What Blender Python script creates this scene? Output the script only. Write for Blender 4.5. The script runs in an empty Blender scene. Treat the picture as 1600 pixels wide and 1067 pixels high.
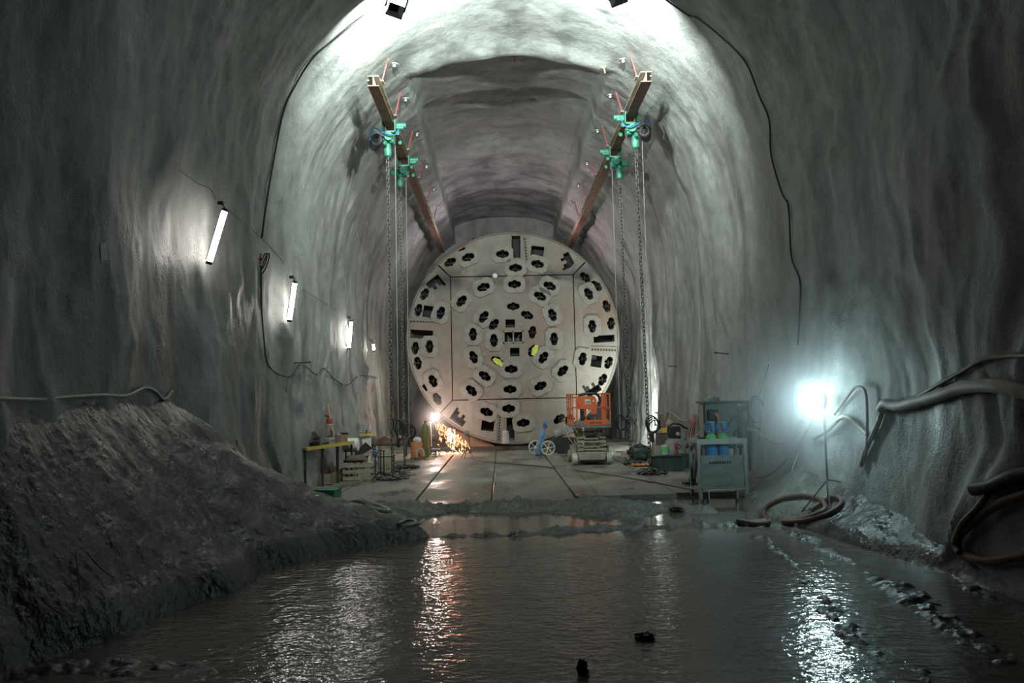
import bpy, bmesh, math, random
import numpy as np
from mathutils import Vector, Matrix, noise as mnoise
from mathutils.geometry import tessellate_polygon
from mathutils.bvhtree import BVHTree

random.seed(7)
S = bpy.context.scene
COL = S.collection
PI = math.pi

# ------------------------------------------------------------------ camera
F_PX, VPX, VPY, ROLL = 1200.0, 784.0, 619.0, 0.021
CAM = Vector((0.0, 0.0, 2.5))
_d = Vector(((VPX - 800) / F_PX, -(VPY - 533.5) / F_PX, -1.0)).normalized()   # tunnel axis seen by the camera
_u = Vector((-ROLL, 1.0, 0.0)); _u = (_u - _d * _u.dot(_d)).normalized()       # plumb line
_r = _d.cross(_u)
RC = Matrix((_r, _d, _u))                                                      # camera vector -> world vector
cd = bpy.data.cameras.new('camera'); cam = bpy.data.objects.new('camera', cd); COL.objects.link(cam)
cd.sensor_width = 36.0; cd.lens = F_PX / 1600 * 36.0; cd.clip_end = 200
cam.matrix_world = Matrix.Translation(CAM) @ RC.to_4x4()
S.camera = cam

# ------------------------------------------------------------------ world and exposure
w = bpy.data.worlds.new('world'); S.world = w; w.use_nodes = True
w.node_tree.nodes['Background'].inputs[0].default_value = (0.55, 0.75, 0.72, 1)
w.node_tree.nodes['Background'].inputs[1].default_value = 0.001
S.view_settings.view_transform = 'Standard'
try: S.view_settings.look = 'None'
except Exception: pass
S.view_settings.gamma = 1.0; S.view_settings.use_curve_mapping = False
S.view_settings.exposure = 0.25
cy = S.cycles
cy.use_denoising = True
cy.max_bounces = 8; cy.diffuse_bounces = 4; cy.glossy_bounces = 3; cy.transmission_bounces = 3; cy.volume_bounces = 0
cy.sample_clamp_indirect = 6.0; cy.caustics_reflective = False; cy.caustics_refractive = False
cy.volume_step_rate = 4.0

# strengths of the lamps the place has
P_ROOF, P_BACK, P_WALL, P_ARC = 720.0, 190.0, 420.0, 65.0

def ray(px, py):
    v = Vector(((px - 800) / F_PX, -(py - 533.5) / F_PX, -1.0))
    return (RC @ v).normalized()
def at(px, py, Y):                      # the point on the sight line through a pixel that lies Y metres down the tunnel
    v = ray(px, py); return CAM + v * (Y / v.y)
def ground(px, py, z=0.0):
    v = ray(px, py); return CAM + v * ((z - CAM.z) / v.z)

def lamp(name, kind, loc, power, color, aim=None, size=0.3, size_y=None, spread=None, radius=0.1, parent=None):
    l = bpy.data.lights.new(name, kind); l.energy = power; l.color = color
    o = bpy.data.objects.new(name, l); COL.objects.link(o); o.location = loc
    if kind == 'AREA':
        l.size = size
        if size_y: l.shape = 'RECTANGLE'; l.size_y = size_y
        if spread: l.spread = spread
    else: l.shadow_soft_size = radius
    if aim is not None: o.rotation_euler = Vector(aim).to_track_quat('-Z', 'Y').to_euler()
    return o

# ------------------------------------------------------------------ materials
M = {}
def mat(name, c1, c2=None, scale=3.0, rough=0.7, metal=0.0, bump=0.0, bscale=20.0, stretch=(1, 1, 1), rough2=None, contrast=(0.35, 0.65), spec=0.5, coat=0.0):
    m = bpy.data.materials.new(name); m.use_nodes = True
    nt = m.node_tree; N = nt.nodes; L = nt.links; b = N['Principled BSDF']
    b.inputs['Roughness'].default_value = rough; b.inputs['Metallic'].default_value = metal
    b.inputs['Base Color'].default_value = (*c1, 1)
    b.inputs['Specular IOR Level'].default_value = spec
    if coat: b.inputs['Coat Weight'].default_value = coat; b.inputs['Coat Roughness'].default_value = 0.12
    tc = N.new('ShaderNodeTexCoord'); mp = N.new('ShaderNodeMapping'); mp.inputs['Scale'].default_value = stretch
    L.new(tc.outputs['Object'], mp.inputs['Vector'])
    if c2 is not None:
        n = N.new('ShaderNodeTexNoise'); n.inputs['Scale'].default_value = scale; n.inputs['Detail'].default_value = 6; n.inputs['Roughness'].default_value = 0.62
        L.new(mp.outputs[0], n.inputs['Vector'])
        r = N.new('ShaderNodeValToRGB'); r.color_ramp.elements[0].position = contrast[0]; r.color_ramp.elements[1].position = contrast[1]
        r.color_ramp.elements[0].color = (*c1, 1); r.color_ramp.elements[1].color = (*c2, 1)
        L.new(n.outputs['Fac'], r.inputs['Fac']); L.new(r.outputs['Color'], b.inputs['Base Color'])
        if rough2 is not None:
            mr = N.new('ShaderNodeMapRange'); mr.inputs[1].default_value = contrast[0]; mr.inputs[2].default_value = contrast[1]
            mr.inputs[3].default_value = rough; mr.inputs[4].default_value = rough2
            L.new(n.outputs['Fac'], mr.inputs[0]); L.new(mr.outputs[0], b.inputs['Roughness'])
    if bump:
        n2 = N.new('ShaderNodeTexNoise'); n2.inputs['Scale'].default_value = bscale; n2.inputs['Detail'].default_value = 5
        L.new(mp.outputs[0], n2.inputs['Vector'])
        bp = N.new('ShaderNodeBump'); bp.inputs['Strength'].default_value = 1.0; bp.inputs['Distance'].default_value = bump
        L.new(n2.outputs['Fac'], bp.inputs['Height']); L.new(bp.outputs[0], b.inputs['Normal'])
    M[name] = m; return m
def emit(name, c, s):
    m = bpy.data.materials.new(name); m.use_nodes = True
    b = m.node_tree.nodes['Principled BSDF']; b.inputs['Base Color'].default_value = (*c, 1)
    b.inputs['Emission Color'].default_value = (*c, 1); b.inputs['Emission Strength'].default_value = s
    M[name] = m; return m

def shotcrete():
    m = bpy.data.materials.new('shotcrete'); m.use_nodes = True
    nt = m.node_tree; N = nt.nodes; L = nt.links; b = N['Principled BSDF']
    tc = N.new('ShaderNodeTexCoord')
    def noise(scale, st, detail=5, rough=0.6):
        mp = N.new('ShaderNodeMapping'); mp.inputs['Scale'].default_value = st; L.new(tc.outputs['Object'], mp.inputs['Vector'])
        n = N.new('ShaderNodeTexNoise'); n.inputs['Scale'].default_value = scale; n.inputs['Detail'].default_value = detail; n.inputs['Roughness'].default_value = rough
        L.new(mp.outputs[0], n.inputs['Vector']); return n.outputs['Fac']
    def ramp(f, p0, c0, p1, c1):
        r = N.new('ShaderNodeValToRGB'); e = r.color_ramp.elements
        e[0].position = p0; e[0].color = (*c0, 1); e[1].position = p1; e[1].color = (*c1, 1)
        L.new(f, r.inputs['Fac']); return r.outputs['Color']
    base = ramp(noise(0.5, (1, 1, 0.5)), 0.3, (0.235, 0.25, 0.237), 0.7, (0.38, 0.39, 0.372))
    streak = noise(1.0, (0.8, 0.8, 0.14), 5)                     # seep marks that run down the wall
    sm = ramp(streak, 0.34, (0.5, 0.5, 0.51), 0.52, (1, 1, 1))
    blotch = ramp(noise(1.6, (1, 1, 1), 7, 0.7), 0.3, (0.72, 0.72, 0.72), 0.6, (1.05, 1.05, 1.05))
    def mul(a, c):
        x = N.new('ShaderNodeMix'); x.data_type = 'RGBA'; x.blend_type = 'MULTIPLY'; x.inputs[0].default_value = 1.0
        L.new(a, x.inputs[6]); L.new(c, x.inputs[7]); return x.outputs[2]
    L.new(mul(mul(base, sm), blotch), b.inputs['Base Color'])
    rr = N.new('ShaderNodeMapRange'); rr.inputs[1].default_value = 0.34; rr.inputs[2].default_value = 0.55; rr.inputs[3].default_value = 0.42; rr.inputs[4].default_value = 0.85
    L.new(streak, rr.inputs[0]); L.new(rr.outputs[0], b.inputs['Roughness'])
    b1 = N.new('ShaderNodeBump'); b1.inputs['Distance'].default_value = 0.012; L.new(noise(26, (1, 1, 1), 3), b1.inputs['Height'])
    b2 = N.new('ShaderNodeBump'); b2.inputs['Distance'].default_value = 0.04; L.new(noise(3.2, (1, 1, 0.8), 5), b2.inputs['Height'])
    L.new(b1.outputs[0], b2.inputs['Normal']); L.new(b2.outputs[0], b.inputs['Normal'])
    M['shotcrete'] = m
shotcrete()

def mud_mat():
    m = mat('mud', (0.012, 0.011, 0.010), (0.045, 0.043, 0.039), 2.2, 0.20, bump=0.05, bscale=9, rough2=0.55, spec=0.6)
    N = m.node_tree.nodes; L = m.node_tree.links; b = N['Principled BSDF']; src = b.inputs['Base Color'].links[0].from_socket
    tc = N.new('ShaderNodeTexCoord'); g = N.new('ShaderNodeSeparateXYZ'); L.new(tc.outputs['Object'], g.inputs[0])
    n = N.new('ShaderNodeTexNoise'); n.inputs['Scale'].default_value = 1.3; n.inputs['Detail'].default_value = 6; L.new(tc.outputs['Object'], n.inputs['Vector'])
    def rng(sock, a, c):
        r = N.new('ShaderNodeMapRange'); r.inputs[1].default_value = a; r.inputs[2].default_value = c; L.new(sock, r.inputs[0]); return r.outputs[0]
    def math_(op, x, y):
        q = N.new('ShaderNodeMath'); q.operation = op; q.use_clamp = True
        for k, v in ((0, x), (1, y)):
            if isinstance(v, float): q.inputs[k].default_value = v
            else: L.new(v, q.inputs[k])
        return q.outputs[0]
    slurry = math_('MULTIPLY', rng(g.outputs['Y'], 13.9, 15.2), rng(n.outputs['Fac'], 0.25, 0.55))
    crust = math_('MULTIPLY', rng(g.outputs['Z'], 0.9, 2.2), rng(n.outputs['Fac'], 0.42, 0.58))
    def mix(f, a, col):
        x = N.new('ShaderNodeMix'); x.data_type = 'RGBA'; L.new(f, x.inputs[0]); L.new(a, x.inputs[6]); x.inputs[7].default_value = (*col, 1); return x.outputs[2]
    L.new(mix(slurry, mix(crust, src, (0.075, 0.078, 0.073)), (0.17, 0.175, 0.155)), b.inputs['Base Color'])
mud_mat()
mat('slab', (0.10, 0.098, 0.085), (0.30, 0.30, 0.26), 0.8, 0.18, bump=0.006, bscale=14, rough2=0.8, stretch=(1.0, 0.5, 1))
mat('subbase', (0.06, 0.058, 0.05), (0.12, 0.115, 0.10), 2.0, 0.6, bump=0.03, bscale=10)
mat('head_steel', (0.185, 0.165, 0.14), (0.30, 0.275, 0.24), 0.75, 0.62, metal=0.0, bump=0.012, bscale=9, contrast=(0.3, 0.7))
mat('head_center', (0.185, 0.15, 0.125), (0.29, 0.262, 0.232), 0.9, 0.62, metal=0.0, bump=0.012, bscale=9, contrast=(0.3, 0.7))
def head_stains(name):
    m = M[name]; N = m.node_tree.nodes; L = m.node_tree.links; b = N['Principled BSDF']; src = b.inputs['Base Color'].links[0].from_socket
    tc = N.new('ShaderNodeTexCoord'); g = N.new('ShaderNodeSeparateXYZ'); L.new(tc.outputs['Object'], g.inputs[0])
    def noise(sc, st, d=6):
        mp = N.new('ShaderNodeMapping'); mp.inputs['Scale'].default_value = st; L.new(tc.outputs['Object'], mp.inputs['Vector'])
        n = N.new('ShaderNodeTexNoise'); n.inputs['Scale'].default_value = sc; n.inputs['Detail'].default_value = d; L.new(mp.outputs[0], n.inputs['Vector']); return n.outputs['Fac']
    def rng(sock, a, c, lo=0.0, hi=1.0):
        r = N.new('ShaderNodeMapRange'); r.inputs[1].default_value = a; r.inputs[2].default_value = c; r.inputs[3].default_value = lo; r.inputs[4].default_value = hi; L.new(sock, r.inputs[0]); return r.outputs[0]
    def op(o, x, y):
        q = N.new('ShaderNodeMath'); q.operation = o
        for k, v in ((0, x), (1, y)):
            if isinstance(v, float): q.inputs[k].default_value = v
            else: L.new(v, q.inputs[k])
        return q.outputs[0]
    d = op('ABSOLUTE', op('SUBTRACT', g.outputs['Z'], 7.75), 0.0)
    soot = op('MULTIPLY', rng(d, 0.05, 0.75, 1.0, 0.0), rng(noise(0.8, (1, 1, 1.6)), 0.36, 0.56, 0.0, 1.0))
    rust = rng(noise(0.55, (1, 1, 0.8)), 0.46, 0.62, 0.0, 0.75)
    dust = rng(noise(2.6, (1, 1, 0.35)), 0.55, 0.75, 0.0, 0.35)
    def mix(f, a, col):
        x = N.new('ShaderNodeMix'); x.data_type = 'RGBA'; L.new(f, x.inputs[0]); L.new(a, x.inputs[6]); x.inputs[7].default_value = (*col, 1); return x.outputs[2]
    L.new(mix(soot, mix(dust, mix(rust, src, (0.235, 0.155, 0.115)), (0.36, 0.34, 0.31)), (0.04, 0.038, 0.036)), b.inputs['Base Color'])
head_stains('head_steel'); head_stains('head_center')
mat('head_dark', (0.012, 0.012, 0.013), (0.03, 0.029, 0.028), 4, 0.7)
mat('housing_steel', (0.20, 0.182, 0.158), (0.31, 0.288, 0.255), 2.0, 0.6, bump=0.008, bscale=14)
mat('cutter_steel', (0.035, 0.033, 0.03), (0.09, 0.085, 0.078), 5, 0.5, metal=0.6)
mat('rust_beam', (0.16, 0.085, 0.055), (0.30, 0.185, 0.125), 3.0, 0.7, bump=0.006, bscale=20)
mat('beam_paint', (0.30, 0.26, 0.19), (0.55, 0.51, 0.40), 2.5, 0.6, bump=0.004, bscale=20)
mat('hoist_green', (0.035, 0.19, 0.125), (0.07, 0.33, 0.23), 5, 0.4)
mat('hose_blue', (0.03, 0.12, 0.36), (0.05, 0.2, 0.5), 6, 0.4)
mat('chain_steel', (0.07, 0.072, 0.066), (0.15, 0.15, 0.14), 12, 0.45, metal=0.5)
mat('bright_steel', (0.40, 0.41, 0.39), (0.55, 0.56, 0.53), 6, 0.4, metal=0.5)
mat('red_paint', (0.36, 0.055, 0.06), (0.48, 0.11, 0.10), 6, 0.5)
mat('black_metal', (0.014, 0.017, 0.016), (0.03, 0.034, 0.032), 6, 0.5)
mat('black_rubber', (0.016, 0.016, 0.017), (0.035, 0.034, 0.033), 6, 0.6)
mat('white_plastic', (0.62, 0.62, 0.58), (0.74, 0.74, 0.70), 5, 0.5)
mat('tan_hose', (0.15, 0.125, 0.10), (0.26, 0.225, 0.18), 4, 0.6, bump=0.005, bscale=30)
mat('rust_hose', (0.085, 0.045, 0.032), (0.17, 0.10, 0.072), 4, 0.55, bump=0.004, bscale=30)
mat('pale_hose', (0.36, 0.39, 0.34), (0.55, 0.58, 0.51), 4, 0.5)
mat('lift_orange', (0.60, 0.115, 0.035), (0.72, 0.165, 0.06), 5, 0.45)
mat('lift_grey', (0.26, 0.245, 0.20), (0.40, 0.38, 0.31), 5, 0.6)
mat('grey_deck', (0.13, 0.14, 0.14), (0.22, 0.23, 0.23), 5, 0.6)
mat('yellow_paint', (0.50, 0.40, 0.05), (0.62, 0.52, 0.10), 5, 0.55)
mat('lime_sheet', (0.42, 0.50, 0.05), (0.60, 0.68, 0.12), 5, 0.6)
mat('bottle_blue', (0.05, 0.27, 0.55), (0.09, 0.37, 0.66), 3, 0.4)
mat('cyl_blue', (0.07, 0.20, 0.36), (0.16, 0.33, 0.50), 4, 0.5)
mat('bottle_green', (0.12, 0.55, 0.16), (0.22, 0.68, 0.26), 3, 0.35)
mat('cabinet_green', (0.135, 0.21, 0.175), (0.20, 0.285, 0.245), 1.6, 0.45)
mat('dark_green', (0.035, 0.062, 0.052), (0.075, 0.11, 0.095), 3, 0.5)
mat('crate_green', (0.03, 0.19, 0.12), (0.045, 0.25, 0.165), 4, 0.5)
mat('rack_steel', (0.19, 0.225, 0.205), (0.31, 0.35, 0.325), 3.5, 0.38, metal=0.25)
mat('rack_panel', (0.16, 0.185, 0.17), (0.27, 0.30, 0.28), 2.2, 0.35, metal=0.3, stretch=(0.7, 1, 2.5))
mat('wood', (0.17, 0.12, 0.075), (0.30, 0.225, 0.15), 3.0, 0.75, stretch=(1, 1, 6))
mat('pale_wood', (0.30, 0.27, 0.19), (0.44, 0.40, 0.30), 3.0, 0.75, stretch=(1, 1, 4))
mat('orange_board', (0.50, 0.20, 0.075), (0.62, 0.28, 0.12), 3, 0.65)
mat('cardboard', (0.26, 0.165, 0.10), (0.36, 0.25, 0.16), 3, 0.8)
mat('grey_cloth', (0.14, 0.15, 0.145), (0.26, 0.27, 0.255), 3, 0.85, bump=0.02, bscale=9)
mat('grey_paint', (0.24, 0.25, 0.24), (0.36, 0.37, 0.355), 4, 0.55)
mat('olive', (0.13, 0.135, 0.035), (0.20, 0.21, 0.06), 4, 0.55)
mat('dark_iron', (0.035, 0.030, 0.027), (0.085, 0.072, 0.06), 6, 0.65)
mat('brown_tarp', (0.095, 0.07, 0.055), (0.17, 0.13, 0.105), 3, 0.8, bump=0.02, bscale=8)
mat('print_dark', (0.03, 0.032, 0.034))
mat('pipe_plastic', (0.30, 0.27, 0.235), (0.43, 0.40, 0.35), 3, 0.6, bump=0.006, bscale=12)
mat('reveal_tape', (0.40, 0.45, 0.43), (0.62, 0.66, 0.63), 9, 0.35)
emit('tube_glow', (1.0, 0.93, 0.87), 34.0)
emit('flood_glow', (0.66, 0.95, 1.0), 78.0)
emit('lens_dim', (0.9, 1.0, 0.95), 20.0)
emit('arc_glow', (1.0, 0.78, 0.70), 90.0)
emit('spark_glow', (1.0, 0.40, 0.15), 6.0)
emit('spark_hot', (1.0, 0.52, 0.30), 7.0)
emit('bulb_glow', (1.0, 0.9, 0.8), 120.0)

# ------------------------------------------------------------------ mesh helpers
def rotm(axis, ang): return Matrix.Rotation(ang, 3, axis)
def catmull(pts, sub=6, closed=False):
    P = [Vector(p) for p in pts]; n = len(P); out = []
    if n < 3: return P
    rng = range(n) if closed else range(n - 1)
    for i in rng:
        if closed: p0, p1, p2, p3 = P[i - 1], P[i], P[(i + 1) % n], P[(i + 2) % n]
        else: p0, p1, p2, p3 = P[max(i - 1, 0)], P[i], P[i + 1], P[min(i + 2, n - 1)]
        for k in range(sub):
            t = k / sub; t2 = t * t; t3 = t2 * t
            out.append(0.5 * ((2 * p1) + (-p0 + p2) * t + (2 * p0 - 5 * p1 + 4 * p2 - p3) * t2 + (-p0 + 3 * p1 - 3 * p2 + p3) * t3))
    if not closed: out.append(P[-1])
    return out
class MB:
    def __init__(s): s.v = []; s.f = []
    def add(s, vs, fs):
        o = len(s.v); s.v += [tuple(v) for v in vs]; s.f += [tuple(i + o for i in f) for f in fs]; return s
    def box(s, c, d, R=None, ch=0.0):
        c = Vector(c); x, y, z = d[0] / 2, d[1] / 2, d[2] / 2
        if ch <= 0:
            vs = [Vector((i * x, j * y, k * z)) for i in (-1, 1) for j in (-1, 1) for k in (-1, 1)]
            fs = [(0, 1, 3, 2), (4, 6, 7, 5), (0, 4, 5, 1), (2, 3, 7, 6), (0, 2, 6, 4), (1, 5, 7, 3)]
        else:
            bm = bmesh.new(); bmesh.ops.create_cube(bm, size=1)
            for v in bm.verts: v.co = Vector((v.co.x * 2 * x, v.co.y * 2 * y, v.co.z * 2 * z))
            bmesh.ops.bevel(bm, geom=bm.edges[:], offset=ch, segments=1, affect='EDGES')
            bm.verts.index_update(); vs = [v.co.copy() for v in bm.verts]; fs = [tuple(v.index for v in f.verts) for f in bm.faces]; bm.free()
        if R is not None: vs = [R @ v for v in vs]
        return s.add([c + v for v in vs], fs)
    def bar(s, p0, p1, wd, ht, up=(0, 0, 1)):                    # rectangular bar between two points
        p0, p1 = Vector(p0), Vector(p1); d = p1 - p0; L = d.length; d = d.normalized(); up = Vector(up)
        if abs(d.dot(up)) > 0.99: up = Vector((0, 1, 0))
        r = d.cross(up).normalized(); u = r.cross(d)
        return s.box((p0 + p1) / 2, (wd, L, ht), Matrix((r, d, u)).transposed())
    def tube(s, pts, r, n=8, closed=False, cap=True):
        P = [Vector(p) for p in pts]; m = len(P); rr = r if isinstance(r, (list, tuple)) else [r] * m
        T = [((P[(i + 1) % m] - P[i - 1]) if closed else (P[min(i + 1, m - 1)] - P[max(i - 1, 0)])).normalized() for i in range(m)]
        a = Vector((0, 0, 1)) if abs(T[0].z) < 0.9 else Vector((1, 0, 0))
        u = T[0].cross(a).normalized(); vs = []; fs = []
        for i in range(m):
            u = (u - T[i] * u.dot(T[i])).normalized(); v = T[i].cross(u)
            for k in range(n):
                an = 2 * PI * k / n; vs.append(P[i] + (u * math.cos(an) + v * math.sin(an)) * rr[i])
        for i in range(m if closed else m - 1):
            j = (i + 1) % m
            for k in range(n): fs.append((i * n + k, i * n + (k + 1) % n, j * n + (k + 1) % n, j * n + k))
        if cap and not closed: fs += [tuple(range(n))[::-1], tuple((m - 1) * n + k for k in range(n))]
        return s.add(vs, fs)
    def cyl(s, p0, p1, r, n=16, r2=None): return s.tube([p0, p1], [r, r if r2 is None else r2], n)
    def lathe(s, prof, n=24, c=(0, 0, 0), R=None):               # (radius, height) pairs about z
        c = Vector(c); vs = []; fs = []; m = len(prof)
        for (r, z) in prof:
            for k in range(n):
                a = 2 * PI * k / n; v = Vector((r * math.cos(a), r * math.sin(a), z)); vs.append(c + (R @ v if R is not None else v))
        for i in range(m - 1):
            for k in range(n): fs.append((i * n + k, i * n + (k + 1) % n, (i + 1) * n + (k + 1) % n, (i + 1) * n + k))
        fs += [tuple(range(n))[::-1], tuple((m - 1) * n + k for k in range(n))]
        return s.add(vs, fs)
    def torus(s, c, R, r, n=24, k=8, axis=(0, 0, 1), sx=1.0):
        q = Vector((0, 0, 1)).rotation_difference(Vector(axis)).to_matrix(); c = Vector(c)
        return s.tube([c + q @ Vector((R * sx * math.cos(2 * PI * i / n), R * math.sin(2 * PI * i / n), 0)) for i in range(n)], r, k, closed=True)
    def plate(s, loops, y0, y1):                                 # flat plate in x-z with holes, from y0 (front) to y1 (back)
        L3 = [[Vector((p[0], p[1], 0)) for p in lp] for lp in loops]
        tri = tessellate_polygon(L3); flat = [p for lp in L3 for p in lp]; n = len(flat)
        vs = [(p.x, y0, p.y) for p in flat] + [(p.x, y1, p.y) for p in flat]
        fs = []
        for t in tri:
            a, b, c = (flat[i] for i in t)
            if (b - a).cross(c - a).z < 0: t = (t[0], t[2], t[1])
            fs.append(tuple(t)); fs.append((t[2] + n, t[1] + n, t[0] + n))
        o = 0
        for lp in L3:
            k = len(lp)
            for i in range(k): fs.append((o + i, o + (i + 1) % k, o + (i + 1) % k + n, o + i + n))
            o += k
        return s.add(vs, fs)
    def lumps(s, c, r, seed=0, n=10, m=7, amp=0.3, sq=(1, 1, 1), f=2.0):   # a lumpy rounded heap
        c = Vector(c); vs = []; fs = []
        for i in range(m + 1):
            th = PI * i / m
            for k in range(n):
                a = 2 * PI * k / n; v = Vector((math.sin(th) * math.cos(a), math.sin(th) * math.sin(a), math.cos(th)))
                q = 1 + amp * mnoise.noise(v * f + Vector((seed * 3.7, seed * 1.3, 5)))
                vs.append(c + Vector((v.x * sq[0], v.y * sq[1], v.z * sq[2])) * r * q)
        for i in range(m):
            for k in range(n): fs.append((i * n + k, (i + 1) * n + k, (i + 1) * n + (k + 1) % n, i * n + (k + 1) % n))
        return s.add(vs, fs)
    def build(s, name, mat, parent=None, smooth=False, shift=True, loc=None):
        me = bpy.data.meshes.new(name); V = s.v
        off = Vector((0, 0, 0))
        if parent is None and shift:
            A = np.array(V); off = Vector(((A[:, 0].min() + A[:, 0].max()) / 2, (A[:, 1].min() + A[:, 1].max()) / 2, A[:, 2].min()))
            V = [(v[0] - off.x, v[1] - off.y, v[2] - off.z) for v in V]
        me.from_pydata(V, [], s.f); me.update()
        bm = bmesh.new(); bm.from_mesh(me); bmesh.ops.recalc_face_normals(bm, faces=bm.faces[:]); bm.to_mesh(me); bm.free()
        if smooth:
            me.polygons.foreach_set('use_smooth', [True] * len(me.polygons))
            try: me.set_sharp_from_angle(angle=math.radians(40))
            except Exception: pass
        me.materials.append(M[mat])
        o = bpy.data.objects.new(name, me); COL.objects.link(o)
        if parent is not None: o.parent = parent
        o.location = off if loc is None else loc
        return o
def tag(o, label, cat, group=None):
    o['label'] = label; o['category'] = cat
    if group: o['group'] = group
    return o
def thing(name, label, cat, loc, rz=0.0, group=None):
    o = bpy.data.objects.new(name, None); COL.objects.link(o); o.empty_display_size = 0.2
    o.location = loc; o.rotation_euler = (0, 0, rz)
    return tag(o, label, cat, group)
def struct(o): o['kind'] = 'structure'; return o
def stuff(o): o['kind'] = 'stuff'; return o
def child(src, parent, loc=None, rot=None, name=None):           # a further copy of a part, sharing its mesh
    c = src.copy(); COL.objects.link(c); c.parent = parent
    if loc is not None: c.location = loc
    if rot is not None: c.rotation_euler = rot
    return c

# ------------------------------------------------------------------ numpy value noise
def _h(ix, iy, iz):
    n = (ix * 374761393 + iy * 668265263 + iz * 2147483647 + 1013904223).astype(np.int64) & 0xffffffff
    n = ((n ^ (n >> 13)) * 1274126177) & 0xffffffff
    n = ((n ^ (n >> 16)) * 2246822519) & 0xffffffff
    return ((n ^ (n >> 15)) & 0xffff) / 65535.0
def vn(x, y, z=0.0):
    x, y, z = np.broadcast_arrays(np.asarray(x, float), np.asarray(y, float), np.asarray(z, float))
    ix, iy, iz = np.floor(x).astype(np.int64), np.floor(y).astype(np.int64), np.floor(z).astype(np.int64)
    fx, fy, fz = x - ix, y - iy, z - iz
    fx = fx * fx * fx * (fx * (fx * 6 - 15) + 10); fy = fy * fy * fy * (fy * (fy * 6 - 15) + 10); fz = fz * fz * (3 - 2 * fz)
    r = 0
    for a in (0, 1):
        for b in (0, 1):
            for c in (0, 1):
                r = r + _h(ix + a, iy + b, iz + c) * (fx if a else 1 - fx) * (fy if b else 1 - fy) * (fz if c else 1 - fz)
    return r * 2 - 1
def fbm(x, y, z=0.0, o=4, g=0.5):
    r = 0; a = 1.0; t = 0
    for k in range(o): r = r + a * vn(x * 2 ** k + 17.3 * k, y * 2 ** k + 9.1 * k, z + 3.7 * k); t += a; a *= g
    return r / t
def ss(x, a, b):
    t = np.clip((x - a) / (b - a), 0, 1); return t * t * (3 - 2 * t)
def grid_mesh(name, V, nu, nv, mat, flip=False):
    me = bpy.data.meshes.new(name)
    idx = np.arange(nu * nv).reshape(nu, nv)
    a, b, c, d = idx[:-1, :-1].ravel(), idx[1:, :-1].ravel(), idx[1:, 1:].ravel(), idx[:-1, 1:].ravel()
    Fq = np.stack([a, b, c, d] if not flip else [a, d, c, b], 1)
    me.from_pydata(V.reshape(-1, 3).tolist(), [], Fq.tolist()); me.update()
    me.polygons.foreach_set('use_smooth', [True] * len(me.polygons)); me.materials.append(M[mat])
    o = bpy.data.objects.new(name, me); COL.objects.link(o); return o

# ------------------------------------------------------------------ tunnel
CX, TA, ZS, TB = 0.45, 6.2, 5.8, 7.5
zl = np.linspace(-0.6, ZS, 64, endpoint=False)
low = np.stack([TA - 0.35 * ((ZS - zl) / 6.4) ** 2, zl], 1)
th = np.linspace(0, PI, 201)
_c, _s = np.cos(th), np.sin(th); EX = 2 / 2.3                        # fuller shoulders than an ellipse
arc = np.stack([TA * np.sign(_c) * np.abs(_c) ** EX, ZS + TB * np.abs(_s) ** EX], 1)
prof = np.concatenate([low, arc, np.stack([-low[::-1, 0], low[::-1, 1]], 1)])
tg = np.gradient(prof, axis=0); tg /= np.linalg.norm(tg, axis=1)[:, None]
nrm = np.stack([tg[:, 1], -tg[:, 0]], 1)                           # outward
sl = np.concatenate([[0], np.cumsum(np.linalg.norm(np.diff(prof, axis=0), axis=1))]); sl -= sl[-1] / 2
YT = np.concatenate([np.arange(-5, 6, 0.25), np.arange(6, 34, 0.07), np.arange(34, 50.01, 0.12)])
Sg, Yg = np.meshgrid(sl, YT, indexing='ij'); DX = prof[:, 0][:, None] + 0 * Yg; ZZ = prof[:, 1][:, None] + 0 * Yg
wall_m = 1 - ss(ZZ, 6.5, 10.5)
warp = 0.5 * fbm(Sg * 0.35, Yg * 0.12, 2.0, 3) + 0.16 * fbm(Sg * 1.1, Yg * 0.3, 5.0, 2)
disp = 0.27 * fbm((Yg + warp * 2) * 0.38, Sg * 0.12, 1.0, 3)
rid = 1 - np.abs(fbm((Yg + warp * 2.2) * 0.62, Sg * 0.17, 8.0, 3)) * 2.2
fold = ss(fbm(Yg * 0.22, Sg * 0.12, 31.0, 2), -0.25, 0.45)           # folds come in groups with smooth wall between
disp += (-0.40 * wall_m) * np.clip(rid - 0.35, 0, 1) ** 1.5 * (0.2 + 0.8 * fold)
disp += (0.04 + 0.03 * wall_m * fold) * fbm((Yg + warp * 2) * 1.6, Sg * 0.42, 3.0, 3)
disp += (1 - wall_m) * 0.11 * fbm((Yg + warp) * 0.8, Sg * 0.35, 13.0, 3)
disp += 0.022 * fbm(Yg * 5.0, Sg * 3.2, 4.0, 3)
disp += 0.05 * wall_m * np.abs(fbm((Yg + warp * 2.5) * 0.9, Sg * 0.5, 23.0, 3))
disp *= 1 - 0.7 * ss(Yg, 16.5, 18) * (1 - ss(Yg, 22, 23)) * ss(ZZ, 10.5, 11.5)   # the crown is even where the floodlights hang
rec = ss(Yg + 0.35 * fbm(Sg * 0.5, 0 * Yg, 6.0, 2), 23.3, 24.3) * (1 - ss(np.abs(DX + 0.05), 2.75, 3.25)) * (ZZ > ZS)
disp += 0.50 * rec
rec2 = ss(Yg + 0.5 * fbm(Sg * 0.4, 0 * Yg, 16.0, 2) - 0.10 * np.abs(DX), 27.0, 27.9) * (1 - ss(np.abs(DX + 0.05), 2.75, 3.25)) * (ZZ > ZS)
disp += 0.55 * rec2
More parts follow.
